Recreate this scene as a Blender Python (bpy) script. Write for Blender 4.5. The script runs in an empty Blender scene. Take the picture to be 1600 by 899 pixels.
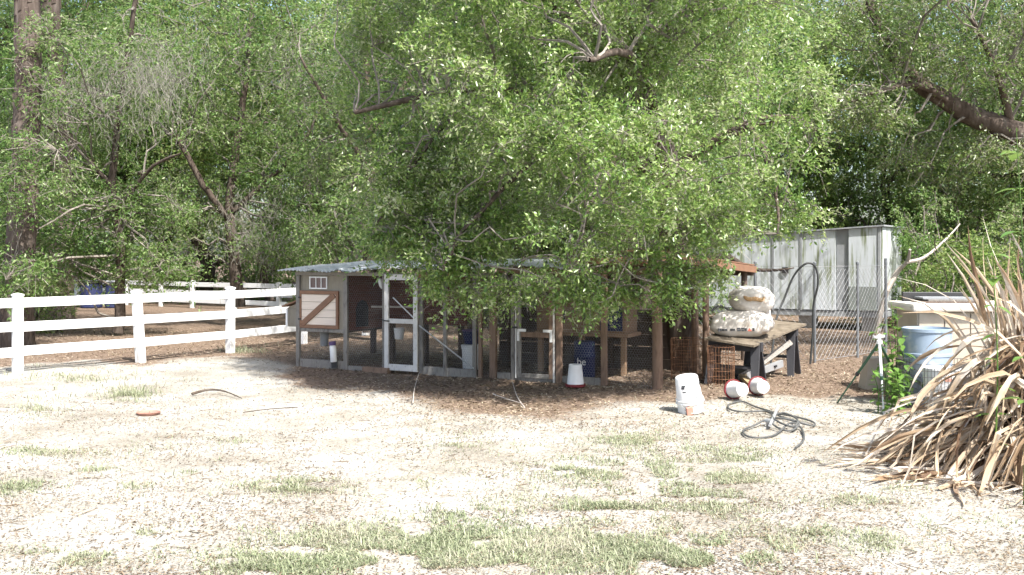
import bpy, math, random
import numpy as np
from mathutils import Vector, Matrix

# ------------------------------------------------------------------ camera, sky, sun, exposure
scene = bpy.context.scene
COL = scene.collection
CAM_H = 1.9
FPX = 1555.6            # focal length in photo pixels (1600 wide), horizon at photo row 400
cam_data = bpy.data.cameras.new("camera")
cam_data.lens = 35.0
cam_data.sensor_width = 36.0
cam_data.shift_y = -49.5 / 1600.0
cam_data.clip_end = 2000
cam = bpy.data.objects.new("camera", cam_data)
cam.location = (0, 0, CAM_H)
cam.rotation_euler = (math.radians(90), 0, 0)
COL.objects.link(cam)
scene.camera = cam

SUN_DIR = Vector((0.36, -0.52, 0.90)).normalized()      # towards the sun: high, behind the camera, a little right
elev = math.asin(SUN_DIR.z)
azim = math.atan2(SUN_DIR.x, SUN_DIR.y)
world = bpy.data.worlds.new("World")
scene.world = world
world.use_nodes = True
wn = world.node_tree.nodes
bg = wn.get("Background") or wn.new("ShaderNodeBackground")
sky = wn.new("ShaderNodeTexSky")
sky.sky_type = 'NISHITA'
sky.sun_disc = False
sky.sun_elevation = elev
sky.sun_rotation = azim
sky.dust_density = 3.0
sky.ozone_density = 1.0
world.node_tree.links.new(sky.outputs[0], bg.inputs[0])
bg.inputs[1].default_value = 0.15
sun_data = bpy.data.lights.new("sun", 'SUN')
sun_data.energy = 5.0
sun_data.angle = math.radians(0.53)
sun_data.color = (1.0, 0.965, 0.91)
sun = bpy.data.objects.new("sun", sun_data)
sun.rotation_euler = (-SUN_DIR).to_track_quat('-Z', 'Y').to_euler()
sun.location = (8, -10, 30)
COL.objects.link(sun)
scene.view_settings.view_transform = 'Standard'
scene.view_settings.look = 'None'
scene.view_settings.gamma = 1.0
scene.view_settings.exposure = 1.27
scene.view_settings.use_curve_mapping = False
scene.render.engine = 'CYCLES'
scene.cycles.max_bounces = 4
scene.cycles.diffuse_bounces = 3
scene.cycles.glossy_bounces = 1
scene.cycles.transmission_bounces = 2
scene.cycles.use_denoising = True
scene.cycles.use_adaptive_sampling = True
scene.cycles.adaptive_threshold = 0.03

rng = np.random.default_rng(7)
random.seed(7)
PI = math.pi

# ------------------------------------------------------------------ helpers
def at(px, py, Y):
    return Vector(((px - 800) / FPX * Y, Y, CAM_H - (py - 400) / FPX * Y))

def on_ground(px, py):
    Y = CAM_H * FPX / (py - 400)
    return Vector(((px - 800) / FPX * Y, Y, 0))

def tag(o, label=None, cat=None, group=None, kind=None):
    if label: o["label"] = label
    if cat: o["category"] = cat
    if group: o["group"] = group
    if kind: o["kind"] = kind
    return o

def link(name, me, parent=None):
    o = bpy.data.objects.new(name, me)
    COL.objects.link(o)
    if parent is not None: o.parent = parent
    return o

def thing(name, label, cat, loc=(0, 0, 0), rz=0.0, group=None):
    o = link(name, None)
    o.location = loc
    o.rotation_euler = (0, 0, rz)
    return tag(o, label, cat, group)

def np_mesh(name, V, F, mat, smooth=False):
    V = np.asarray(V, dtype=np.float32).reshape(-1, 3)
    F = np.asarray(F, dtype=np.int32)
    k = F.shape[1]
    me = bpy.data.meshes.new(name)
    me.vertices.add(len(V)); me.vertices.foreach_set("co", V.ravel())
    me.loops.add(F.size); me.loops.foreach_set("vertex_index", F.ravel())
    me.polygons.add(len(F)); me.polygons.foreach_set("loop_start", np.arange(0, F.size, k, dtype=np.int32))
    if smooth: me.polygons.foreach_set("use_smooth", np.ones(len(F), dtype=bool))
    me.update(calc_edges=True)
    me.validate()
    if mat: me.materials.append(mat)
    return me

class MB:
    """collects shapes, builds ONE mesh object"""
    def __init__(s): s.v = []; s.f = []
    def add(s, vs, fs):
        n = len(s.v); s.v += [tuple(p) for p in vs]; s.f += [tuple(i + n for i in f) for f in fs]; return s
    def box(s, x0, x1, y0, y1, z0, z1, M=None):
        vs = [Vector((x, y, z)) for z in (z0, z1) for y in (y0, y1) for x in (x0, x1)]
        if M is not None: vs = [M @ p for p in vs]
        return s.add(vs, [(0, 2, 3, 1), (4, 5, 7, 6), (0, 1, 5, 4), (2, 6, 7, 3), (0, 4, 6, 2), (1, 3, 7, 5)])
    def bar(s, a, b, w, h, up=(0, 0, 1)):
        a = Vector(a); b = Vector(b); d = b - a; L = d.length; d.normalize()
        up = Vector(up); x = d.cross(up)
        if x.length < 1e-4: x = d.cross(Vector((0, 1, 0)))
        x.normalize(); z = x.cross(d)
        M = Matrix.Translation(a) @ Matrix((x, d, z)).transposed().to_4x4()
        return s.box(-w / 2, w / 2, 0, L, -h / 2, h / 2, M)
    def tube(s, pts, rs, n=8, caps=True):
        pts = [Vector(p) for p in pts]
        if not hasattr(rs, '__len__'): rs = [rs] * len(pts)
        base = len(s.v); ref = Vector((0.31, 0.17, 0.93)); px = None
        for i, p in enumerate(pts):
            d = (pts[min(i + 1, len(pts) - 1)] - pts[max(i - 1, 0)])
            if d.length < 1e-7: d = Vector((0, 0, 1))
            d.normalize()
            if px is None:
                px = d.cross(ref)
                if px.length < .05: px = d.cross(Vector((1, 0, 0)))
            else: px = px - d * px.dot(d)
            px.normalize(); py = d.cross(px)
            for k in range(n):
                a = 2 * PI * k / n
                s.v.append(tuple(p + (px * math.cos(a) + py * math.sin(a)) * rs[i]))
        for i in range(len(pts) - 1):
            for k in range(n):
                k2 = (k + 1) % n
                s.f.append((base + i * n + k, base + i * n + k2, base + (i + 1) * n + k2, base + (i + 1) * n + k))
        if caps:
            s.f.append(tuple(base + k for k in range(n - 1, -1, -1)))
            s.f.append(tuple(base + (len(pts) - 1) * n + k for k in range(n)))
        return s
    def lathe(s, prof, n=24, M=None):
        """prof: (radius, height) from bottom to top about z"""
        base = len(s.v)
        for r, z in prof:
            for k in range(n):
                a = 2 * PI * k / n; p = Vector((r * math.cos(a), r * math.sin(a), z))
                s.v.append(tuple(M @ p if M is not None else p))
        for i in range(len(prof) - 1):
            for k in range(n):
                k2 = (k + 1) % n
                s.f.append((base + i * n + k, base + i * n + k2, base + (i + 1) * n + k2, base + (i + 1) * n + k))
        s.f.append(tuple(base + k for k in range(n - 1, -1, -1)))
        s.f.append(tuple(base + (len(prof) - 1) * n + k for k in range(n)))
        return s
    def build(s, name, mat, parent=None, smooth=False, bevel=0.0):
        me = bpy.data.meshes.new(name)
        me.from_pydata(s.v, [], s.f); me.validate(); me.update()
        if mat: me.materials.append(mat)
        if smooth:
            me.polygons.foreach_set("use_smooth", np.ones(len(me.polygons), dtype=bool))
            me.set_sharp_from_angle(angle=math.radians(42))
        o = link(name, me, parent)
        if bevel:
            m = o.modifiers.new("bevel", 'BEVEL'); m.width = bevel; m.segments = 2; m.limit_method = 'ANGLE'
        return o

def smooth_path(pts, sub=6):
    P = [Vector(p) for p in pts]; out = []
    for i in range(len(P) - 1):
        p0 = P[max(i - 1, 0)]; p1 = P[i]; p2 = P[i + 1]; p3 = P[min(i + 2, len(P) - 1)]
        for k in range(sub):
            t = k / sub
            out.append(0.5 * ((2 * p1) + (p2 - p0) * t + (2 * p0 - 5 * p1 + 4 * p2 - p3) * t * t + (3 * p1 - p0 - 3 * p2 + p3) * t ** 3))
    out.append(P[-1]); return out

def unit(a):
    return a / np.maximum(np.linalg.norm(a, axis=1, keepdims=True), 1e-9)

def seg_prisms(A, B, r, n=3):
    """thin n-sided wires between A[i] and B[i]; returns V, F(quads)"""
    A = np.asarray(A, float); B = np.asarray(B, float); N = len(A)
    r = np.broadcast_to(np.asarray(r, float), (N,))
    d = unit(B - A); ref = np.where(np.abs(d[:, 2:3]) > .9, np.array([[1., 0, 0]]), np.array([[0, 0, 1.]]))
    x = unit(np.cross(d, ref)); y = np.cross(d, x)
    V = np.zeros((N, 2 * n, 3))
    for k in range(n):
        a = 2 * PI * k / n; off = (x * math.cos(a) + y * math.sin(a)) * r[:, None]
        V[:, k] = A + off; V[:, n + k] = B + off
    F = []
    base = np.arange(N) * 2 * n
    for k in range(n):
        k2 = (k + 1) % n
        F.append(np.stack([base + k, base + k2, base + n + k2, base + n + k], 1))
    return V.reshape(-1, 3), np.concatenate(F)

# ------------------------------------------------------------------ materials
def nodes_of(name):
    m = bpy.data.materials.new(name); m.use_nodes = True
    nt = m.node_tree; b = nt.nodes.get("Principled BSDF")
    return m, nt, b

def ramp(nt, stops):
    r = nt.nodes.new("ShaderNodeValToRGB"); e = r.color_ramp.elements
    while len(e) < len(stops): e.new(0.5)
    for k, (p, c) in enumerate(stops):
        e[k].position = p; e[k].color = (*c, 1) if len(c) == 3 else c
    return r

def surf(name, c1, c2=None, c3=None, scale=6.0, stretch=(1, 1, 1), rough=0.7, metal=0.0, bump=0.15, detail=6.0, spec=0.4, stain=None, objvar=0.12):
    """weathered surface: noise between colours, optional stain, slight variation from object to object"""
    m, nt, b = nodes_of(name); L = nt.links
    tc = nt.nodes.new("ShaderNodeTexCoord"); mp = nt.nodes.new("ShaderNodeMapping")
    mp.inputs["Scale"].default_value = stretch
    L.new(tc.outputs["Object"], mp.inputs[0])
    nz = nt.nodes.new("ShaderNodeTexNoise"); nz.inputs["Scale"].default_value = scale; nz.inputs["Detail"].default_value = detail
    nz.inputs["Roughness"].default_value = 0.65
    L.new(mp.outputs[0], nz.inputs["Vector"])
    c2 = c2 or tuple(x * .75 for x in c1)
    stops = [(0.3, c1), (0.7, c2)] if c3 is None else [(0.28, c1), (0.5, c2), (0.72, c3)]
    rp = ramp(nt, stops); L.new(nz.outputs["Fac"], rp.inputs[0]); col = rp.outputs[0]
    if stain:
        n2 = nt.nodes.new("ShaderNodeTexNoise"); n2.inputs["Scale"].default_value = stain[1]; n2.inputs["Detail"].default_value = 5
        mp2 = nt.nodes.new("ShaderNodeMapping"); mp2.inputs["Scale"].default_value = stain[3] if len(stain) > 3 else (1, 1, 1)
        L.new(tc.outputs["Object"], mp2.inputs[0]); L.new(mp2.outputs[0], n2.inputs["Vector"])
        r2 = ramp(nt, [(stain[2], (0, 0, 0)), (stain[2] + .16, (1, 1, 1))]); L.new(n2.outputs["Fac"], r2.inputs[0])
        mx = nt.nodes.new("ShaderNodeMixRGB"); L.new(r2.outputs[0], mx.inputs[0]); L.new(col, mx.inputs[1]); mx.inputs[2].default_value = (*stain[0], 1)
        col = mx.outputs[0]
    if objvar:
        oi = nt.nodes.new("ShaderNodeObjectInfo"); mr = nt.nodes.new("ShaderNodeMapRange")
        mr.inputs[3].default_value = 1 - objvar; mr.inputs[4].default_value = 1 + objvar
        L.new(oi.outputs["Random"], mr.inputs[0])
        hs = nt.nodes.new("ShaderNodeHueSaturation"); L.new(mr.outputs[0], hs.inputs["Value"]); L.new(col, hs.inputs["Color"]); col = hs.outputs[0]
    L.new(col, b.inputs["Base Color"])
    b.inputs["Roughness"].default_value = rough; b.inputs["Metallic"].default_value = metal
    b.inputs["Specular IOR Level"].default_value = spec
    if bump:
        bp = nt.nodes.new("ShaderNodeBump"); bp.inputs["Strength"].default_value = bump; bp.inputs["Distance"].default_value = 0.02
        L.new(nz.outputs["Fac"], bp.inputs["Height"]); L.new(bp.outputs[0], b.inputs["Normal"])
    return m

def leaf_mat(name, stops, trans=0.3, rough=0.4, spec=0.5, noise=0.5, trans_col=None):
    """foliage: colour differs leaf to leaf and clump to clump; light comes through"""
    m, nt, b = nodes_of(name); L = nt.links
    g = nt.nodes.new("ShaderNodeNewGeometry"); tc = nt.nodes.new("ShaderNodeTexCoord")
    nz = nt.nodes.new("ShaderNodeTexNoise"); nz.inputs["Scale"].default_value = noise; nz.inputs["Detail"].default_value = 1
    L.new(g.outputs["Position"], nz.inputs["Vector"])
    mt = nt.nodes.new("ShaderNodeMath"); mt.operation = 'MULTIPLY_ADD'
    L.new(nz.outputs["Fac"], mt.inputs[0]); mt.inputs[1].default_value = 1.0
    m2 = nt.nodes.new("ShaderNodeMath"); m2.operation = 'MULTIPLY_ADD'; m2.inputs[1].default_value = 0.75; m2.inputs[2].default_value = -0.37
    L.new(g.outputs["Random Per Island"], m2.inputs[0]); L.new(m2.outputs[0], mt.inputs[2])
    rp = ramp(nt, stops); L.new(mt.outputs[0], rp.inputs[0])
    oi = nt.nodes.new("ShaderNodeObjectInfo"); mr = nt.nodes.new("ShaderNodeMapRange"); mr.inputs[3].default_value = .8; mr.inputs[4].default_value = 1.2
    L.new(oi.outputs["Random"], mr.inputs[0])
    hs = nt.nodes.new("ShaderNodeHueSaturation"); L.new(mr.outputs[0], hs.inputs["Value"]); L.new(rp.outputs[0], hs.inputs["Color"])
    L.new(hs.outputs[0], b.inputs["Base Color"]); b.inputs["Roughness"].default_value = rough; b.inputs["Specular IOR Level"].default_value = spec
    if trans:
        t = nt.nodes.new("ShaderNodeBsdfTranslucent"); h2 = nt.nodes.new("ShaderNodeHueSaturation")
        h2.inputs["Value"].default_value = 1.5; h2.inputs["Hue"].default_value = 0.485
        L.new(hs.outputs[0], h2.inputs["Color"]); L.new(h2.outputs[0], t.inputs["Color"])
        mx = nt.nodes.new("ShaderNodeMixShader"); mx.inputs[0].default_value = trans
        L.new(b.outputs[0], mx.inputs[1]); L.new(t.outputs[0], mx.inputs[2])
        L.new(mx.outputs[0], nt.nodes["Material Output"].inputs["Surface"])
    return m

M = {}
M['oak_leaf'] = leaf_mat("oak_leaf", [(0.12, (.068, .138, .028)), (.42, (.134, .220, .050)), (.68, (.200, .280, .080)), (.93, (.36, .39, .25))], .38, .30, .65, .9)
M['wood_leaf'] = leaf_mat("wood_leaf", [(0.12, (.070, .150, .036)), (.45, (.138, .235, .062)), (.75, (.205, .295, .098)), (.95, (.36, .39, .23))], .46, .36, .4, .35)
M['bush_leaf'] = leaf_mat("bush_leaf", [(0.12, (.080, .150, .032)), (.5, (.155, .235, .060)), (.8, (.225, .285, .098)), (.97, (.30, .29, .15))], .44, .45, .35, .5)
M['weed_leaf'] = leaf_mat("weed_leaf", [(0.2, (.06, .14, .025)), (.6, (.11, .21, .04)), (.9, (.16, .25, .06))], .35, .4, .5, 2.)
M['grass'] = leaf_mat("grass_blade", [(0.12, (.165, .195, .105)), (.42, (.245, .270, .165)), (.68, (.30, .305, .21)), (.92, (.35, .32, .25))], .25, .5, .3, 1.2)
M['dry_grass'] = leaf_mat("dry_leaf", [(0.08, (.14, .085, .050)), (.28, (.31, .215, .13)), (.55, (.47, .37, .255)), (.82, (.62, .56, .48))], .22, .6, .25, 2.5)
M['litter'] = leaf_mat("fallen_leaf", [(0.15, (.080, .055, .034)), (.45, (.165, .122, .078)), (.7, (.275, .220, .150)), (.95, (.43, .38, .30))], .1, .65, .25, .8)
M['moss'] = surf("grey_moss", (.20, .195, .165), (.30, .285, .245), None, 3, rough=.9, bump=0, spec=.1)
M['bark'] = surf("oak_bark", (.045, .034, .027), (.085, .066, .054), (.14, .12, .10), 9, (1, 1, .25), .9, bump=.8, spec=.1)
M['pine_bark'] = surf("pine_bark", (.045, .034, .029), (.085, .067, .056), (.14, .118, .104), 7, (1, 1, .35), .9, bump=1., spec=.1)
M['twig'] = surf("pale_twig", (.09, .077, .064), (.26, .235, .205), None, 3, rough=.85, bump=0, spec=.2)
M['deadwood'] = surf("bleached_wood", (.50, .46, .41), (.34, .29, .25), None, 12, rough=.8, bump=.4)
M['vinyl'] = surf("white_vinyl", (.72, .72, .715), (.66, .66, .65), None, 3, rough=.45, bump=0, objvar=.05, stain=((.42, .40, .35), 6, .62, (1, 1, .5)))
M['olive'] = surf("olive_plywood", (.20, .175, .135), (.245, .22, .175), None, 7, (3, 3, .6), .75, bump=.15)
M['cream'] = surf("cream_board", (.66, .57, .48), (.58, .49, .41), None, 5, (.5, 1, 5), .65, bump=.12, objvar=.06)
M['brown'] = surf("brown_trim", (.23, .125, .075), (.17, .09, .055), None, 9, (1, 1, 1), .7, bump=.2)
M['redwood'] = surf("red_brown_board", (.17, .07, .045), (.12, .05, .035), (.20, .095, .06), 6, (.6, 1, 6), .75, bump=.25)
M['oldwood'] = surf("weathered_grey_wood", (.125, .115, .10), (.215, .20, .18), (.07, .06, .05), 10, (2, 2, .5), .85, bump=.4)
M['post'] = surf("brown_post_wood", (.15, .095, .064), (.21, .14, .098), (.09, .058, .042), 8, (2.5, 2.5, .4), .8, bump=.5)
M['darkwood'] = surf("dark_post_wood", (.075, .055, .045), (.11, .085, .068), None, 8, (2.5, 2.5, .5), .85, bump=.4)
M['doorwhite'] = surf("peeling_white_paint", (.60, .585, .56), (.52, .50, .47), None, 8, (1, 1, 1), .6, bump=.2, stain=((.25, .21, .17), 24, .60, (1.5, 1.5, .6)))
M['ply'] = surf("tan_plywood", (.30, .20, .125), (.24, .155, .095), None, 5, (.7, 1, 6), .7, bump=.15)
M['tabletop'] = surf("weathered_plywood", (.19, .155, .11), (.13, .105, .075), (.25, .21, .16), 6, (1, 4, 1), .85, bump=.2, stain=((.07, .055, .035), 6, .55))
M['galv'] = surf("galvanised_sheet", (.56, .58, .59), (.47, .49, .50), (.64, .65, .66), 3, rough=.5, metal=.15, bump=.05, stain=((.27, .20, .15), 4, .66))
M['wire'] = surf("galvanised_wire", (.38, .39, .40), (.28, .28, .28), None, 4, rough=.5, metal=.6, bump=0)
M['steel'] = surf("galvanised_post", (.16, .17, .18), (.11, .12, .13), None, 7, rough=.6, metal=.3, bump=.05)
M['rust'] = surf("rusty_wire", (.16, .075, .04), (.23, .12, .065), None, 14, rough=.9, bump=0)
M['screen'] = surf("dark_screen", (.035, .032, .03), (.05, .046, .042), None, 8, rough=.8, bump=0)
M['pane'] = surf("mauve_pane", (.17, .115, .105), (.13, .09, .085), None, 4, rough=.35, bump=0)
M['black'] = surf("black_plastic", (.022, .022, .024), (.035, .035, .036), None, 6, rough=.5, bump=.05)
M['sawhorse'] = surf("charcoal_plastic", (.03, .03, .034), (.045, .045, .05), None, 6, rough=.6, bump=.1)
M['white'] = surf("white_plastic", (.76, .76, .75), (.68, .67, .65), None, 7, rough=.45, bump=.05, objvar=.04, stain=((.45, .39, .31), 9, .64))
M['bag'] = surf("white_woven_bag", (.60, .57, .52), (.50, .46, .41), None, 9, rough=.8, spec=.2, bump=.35, objvar=.05, stain=((.40, .29, .19), 4.5, .62))
M['bagbrown'] = surf("torn_bag_lining", (.33, .19, .09), (.48, .33, .17), None, 16, rough=.8, bump=.3)
M['red'] = surf("red_plastic", (.20, .025, .03), (.15, .025, .025), None, 6, rough=.55, bump=.05)
M['terracotta'] = surf("faded_red_plastic", (.36, .19, .14), (.30, .16, .12), None, 6, rough=.7, bump=.1)
M['blue'] = surf("blue_plastic", (.02, .028, .09), (.018, .024, .07), None, 5, rough=.6, bump=.05)
M['drumblue'] = surf("faded_blue_plastic", (.24, .30, .37), (.19, .245, .315), None, 4, rough=.55, bump=.05, stain=((.44, .45, .45), 4, .55))
M['purple'] = surf("purple_lid", (.10, .06, .16), (.08, .05, .13), None, 5, rough=.5, bump=.03)
M['print'] = surf("dark_print", (.045, .05, .055), (.09, .09, .10), None, 30, rough=.6, bump=0)
M['redprint'] = surf("red_print", (.55, .10, .06), (.48, .12, .09), None, 20, rough=.6, bump=0)
M['trailer'] = surf("dirty_white_panel", (.54, .57, .60), (.44, .47, .49), None, 2.2, (2, 2, .35), .5, bump=.05, objvar=.07, stain=((.19, .215, .13), 2.6, .50, (3.2, 3.2, .38)))
M['trailer_dark'] = surf("grey_green_panel", (.20, .225, .21), (.155, .17, .16), None, 4, (2, 2, .5), .6, bump=.05)
M['grey'] = surf("grey_trim", (.27, .28, .29), (.21, .22, .23), None, 5, rough=.6, bump=.05)
M['beige'] = surf("beige_panel", (.42, .37, .30), (.34, .30, .24), None, 5, (1, 1, 1), .6, bump=.08)
M['lid'] = surf("cream_plastic_lid", (.70, .66, .59), (.60, .55, .48), None, 4, rough=.5, bump=.06, stain=((.38, .31, .23), 5, .62))
M['green_paint'] = surf("green_metal", (.045, .11, .065), (.06, .13, .08), None, 10, rough=.5, metal=.2, bump=.05)
M['hose'] = surf("black_rubber_hose", (.016, .018, .018), (.028, .03, .03), None, 8, rough=.5, bump=.05)
M['greyhose'] = surf("dusty_grey_hose", (.05, .053, .052), (.10, .10, .095), None, 8, rough=.6, bump=.05)
M['alu'] = surf("dull_aluminium", (.52, .53, .53), (.42, .43, .44), None, 5, rough=.45, metal=.6, bump=.05)
M['board'] = surf("yellowed_lumber", (.30, .23, .13), (.24, .175, .095), None, 7, (4, 1, 4), .8, bump=.2)
M['concrete'] = surf("grey_block", (.30, .29, .275), (.24, .235, .22), None, 14, rough=.9, bump=.4)

# ------------------------------------------------------------------ ground
# leaf litter lies under the trees: distance (m) behind this line = covered
BX = np.array([-60, -9.5, -7.5, -5.6, -4.2, -3.2, -1.5, 0.2, 2.2, 3.2, 4.5, 6, 60.])
BY = np.array([16.2, 15.9, 17.4, 19.2, 17.4, 15.4, 13.2, 12.3, 12.6, 13.2, 13.1, 12.5, 12.])
def vnoise(x, y, s, seed):
    """cheap smooth value noise"""
    r = np.random.default_rng(seed); T = r.random((64, 64))
    x = np.asarray(x) / s + 1000; y = np.asarray(y) / s + 1000
    xi = np.floor(x).astype(int); yi = np.floor(y).astype(int); fx = x - xi; fy = y - yi
    fx = fx * fx * (3 - 2 * fx); fy = fy * fy * (3 - 2 * fy)
    g = lambda a, b: T[a % 64, b % 64]
    return (g(xi, yi) * (1 - fx) + g(xi + 1, yi) * fx) * (1 - fy) + (g(xi, yi + 1) * (1 - fx) + g(xi + 1, yi + 1) * fx) * fy
def litter_at(x, y):
    d = y - np.interp(x, BX, BY) + (vnoise(x, y, 1.6, 3) - .5) * 2.6 + (vnoise(x, y, .45, 4) - .5) * 1.2
    return np.clip(d / 3.6 + .5, 0, 1)
def ground_z(x, y):
    return ((vnoise(x, y, 2.3, 1) - .5) * .05 + (vnoise(x, y, .7, 2) - .5) * .03 + (vnoise(x, y, .28, 5) - .5) * .018) * np.clip((60 - y) / 30, 0, 1)

def axis(core0, core1, step, far):
    core = np.arange(core0, core1 + 1e-6, step); out = [core]; g = step; a = core1; up = []
    while a < far: g *= 1.25; a += g; up.append(a)
    g = step; a = core0; dn = []
    while a > -far: g *= 1.25; a -= g; dn.append(a)
    return np.concatenate([np.array(dn[::-1]), core, np.array(up)])
gx = axis(-11, 11, .12, 500); gy = axis(4.5, 27, .12, 500)
GX, GY = np.meshgrid(gx, gy)
GZ = ground_z(GX, GY)
V = np.stack([GX, GY, GZ], -1).reshape(-1, 3)
ny, nx = GX.shape
I = np.arange(ny * nx).reshape(ny, nx)
F = np.stack([I[:-1, :-1], I[:-1, 1:], I[1:, 1:], I[1:, :-1]], -1).reshape(-1, 4)

gm, nt, b = nodes_of("sandy_ground"); L = nt.links
geo = nt.nodes.new("ShaderNodeNewGeometry")
att = nt.nodes.new("ShaderNodeAttribute"); att.attribute_name = "litter"
def noise(scale, detail=6, rough=.6):
    n = nt.nodes.new("ShaderNodeTexNoise"); n.inputs["Scale"].default_value = scale; n.inputs["Detail"].default_value = detail
    n.inputs["Roughness"].default_value = rough; L.new(geo.outputs["Position"], n.inputs["Vector"]); return n
n1 = noise(.9, 4); n2 = noise(14, 4, .7); n3 = noise(45, 3, .7); n4 = noise(3.2, 4, .65)
sandr = ramp(nt, [(.30, (.225, .207, .172)), (.48, (.300, .285, .25)), (.64, (.35, .342, .315))]); L.new(n1.outputs[0], sandr.inputs[0])
specr = ramp(nt, [(.37, (.36, .31, .235)), (.54, (1, 1, 1))]); L.new(n3.outputs[0], specr.inputs[0])
mul = nt.nodes.new("ShaderNodeMixRGB"); mul.blend_type = 'MULTIPLY'; L.new(sandr.outputs[0], mul.inputs[1]); L.new(specr.outputs[0], mul.inputs[2])
patch = ramp(nt, [(.36, (.85, .85, .85)), (.62, (.2, .2, .2))]); L.new(n4.outputs[0], patch.inputs[0]); L.new(patch.outputs[0], mul.inputs[0])
litr = ramp(nt, [(.28, (.062, .043, .032)), (.45, (.125, .088, .064)), (.6, (.20, .15, .112)), (.75, (.36, .295, .235))]); L.new(n2.outputs[0], litr.inputs[0])
ma = nt.nodes.new("ShaderNodeMath"); ma.operation = 'MULTIPLY_ADD'; L.new(n2.outputs[0], ma.inputs[0]); ma.inputs[1].default_value = 1.0
mb_ = nt.nodes.new("ShaderNodeMath"); mb_.operation = 'MULTIPLY_ADD'; L.new(att.outputs["Fac"], mb_.inputs[0]); mb_.inputs[1].default_value = 1.5; mb_.inputs[2].default_value = -.75
L.new(mb_.outputs[0], ma.inputs[2])
cr = ramp(nt, [(.35, (0, 0, 0)), (.62, (1, 1, 1))]); L.new(ma.outputs[0], cr.inputs[0])
mx = nt.nodes.new("ShaderNodeMixRGB"); L.new(cr.outputs[0], mx.inputs[0]); L.new(mul.outputs[0], mx.inputs[1]); L.new(litr.outputs[0], mx.inputs[2])
L.new(mx.outputs[0], b.inputs["Base Color"]); b.inputs["Roughness"].default_value = .95; b.inputs["Specular IOR Level"].default_value = .15
bp = nt.nodes.new("ShaderNodeBump"); bp.inputs["Strength"].default_value = .6; bp.inputs["Distance"].default_value = .03
L.new(n2.outputs[0], bp.inputs["Height"]); L.new(bp.outputs[0], b.inputs["Normal"])
gme = np_mesh("ground", V, F, gm, True)
la = gme.attributes.new("litter", 'FLOAT', 'POINT'); la.data.foreach_set("value", litter_at(V[:, 0], V[:, 1]).astype(np.float32))
tag(link("ground", gme), "pale sandy yard with brown leaf litter under the trees", kind="structure")

# ------------------------------------------------------------------ trees
def leaves_geo(P, D, size, aspect=.42, upbias=.9):
    """one folded leaf (2 triangles) per point"""
    N = len(P)
    up = rng.normal(size=(N, 3)) * .7; up[:, 2] += upbias
    D = unit(D); w = unit(np.cross(D, up)); n = np.cross(w, D)
    s = (size * rng.uniform(.5, 1.35, N))[:, None]
    V = np.zeros((N, 4, 3))
    V[:, 0] = P; V[:, 2] = P + D * s
    mid = P + D * s * .52 + n * s * .10
    V[:, 1] = mid + w * s * aspect * .5; V[:, 3] = mid - w * s * aspect * .5
    b = np.arange(N) * 4
    F = np.concatenate([np.stack([b, b + 2, b + 1], 1), np.stack([b, b + 3, b + 2], 1)])
    return V.reshape(-1, 3), F

def foliage(C, R, n_twig, n_leaf, size, droop=.35, flat=.6, aspect=.42):
    """clumps at C (radius R each): twigs radiating and drooping, leaves along every twig"""
    K = len(C); R = np.broadcast_to(np.asarray(R, float), (K,))
    base = np.repeat(C, n_twig, 0); rr = np.repeat(R, n_twig)
    d = rng.normal(size=(K * n_twig, 3)); d[:, 2] = d[:, 2] * flat + .05; d = unit(d)
    ln = rr * rng.uniform(.6, 1.25, len(rr))
    start = base + rng.normal(size=base.shape) * rr[:, None] * .12
    dr = np.zeros_like(d); dr[:, 2] = -droop * rng.uniform(.3, 1.3, len(rr))
    def pt(s): return start + d * (ln * s)[:, None] + dr * (ln * s * s)[:, None]
    A = np.concatenate([pt(np.zeros(len(ln))), pt(np.full(len(ln), .5))]); B = np.concatenate([pt(np.full(len(ln), .5)), pt(np.ones(len(ln)))])
    s = .12 + .92 * rng.random((len(ln), n_leaf)) ** .6
    P = start[:, None] + d[:, None] * (ln[:, None] * s)[..., None] + dr[:, None] * (ln[:, None] * s * s)[..., None]
    P = P.reshape(-1, 3) + rng.normal(size=(len(ln) * n_leaf, 3)) * size * .45
    D = np.repeat(d, n_leaf, 0) * .7 + rng.normal(size=P.shape) * .75; D[:, 2] -= .15
    LV, LF = leaves_geo(P, D, size, aspect)
    return LV, LF, A, B

def limb_path(a, b, sag=0.0, n=6, wob=.12, r=random):
    a = Vector(a); b = Vector(b); L = (b - a).length; out = []
    for i in range(n + 1):
        t = i / n; p = a.lerp(b, t)
        j = wob * L * .25 * (0 if i in (0, n) else 1)
        p += Vector((r.uniform(-j, j), r.uniform(-j, j), r.uniform(-j, j) + sag * math.sin(PI * t)))
        out.append(p)
    return smooth_path(out, 2)

def connect(mb, C, limb_pts, limb_r, frac=1.0, r=random, n=4):
    """side branches from the limbs to some clumps, then thin twigs from the nearest wood to the others"""
    pts = [tuple(p) for p in limb_pts]; rad = list(limb_r); order = list(range(len(C))); r.shuffle(order)
    n1 = max(3, len(C) // 7)
    for stage, ids in enumerate((order[:n1], order[n1:])):
        LP = np.array(pts); new = []
        for i in ids:
            c = C[i]
            if stage and r.random() > frac: continue
            dist = np.linalg.norm(LP - c, axis=1) + np.maximum(LP[:, 2] - c[2], 0) * .4
            k = int((dist + np.array([r.random() for _ in range(1)]) * 0).argmin()) if stage else int(np.argsort(dist)[min(len(dist) - 1, int(r.random() * 10))])
            r0 = min(.035 if stage == 0 else .011, rad[k] * .6)
            pth = limb_path(LP[k], c, .12, 4, .45, r)
            mb.tube(pth, list(np.linspace(r0, .007 if stage == 0 else .004, len(pth))), n if stage == 0 else 3, False)
            if stage == 0: new += [(tuple(p), max(.008, r0 * .5)) for p in pth[2:]]
        pts += [p for p, _ in new]; rad += [q for _, q in new]

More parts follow.
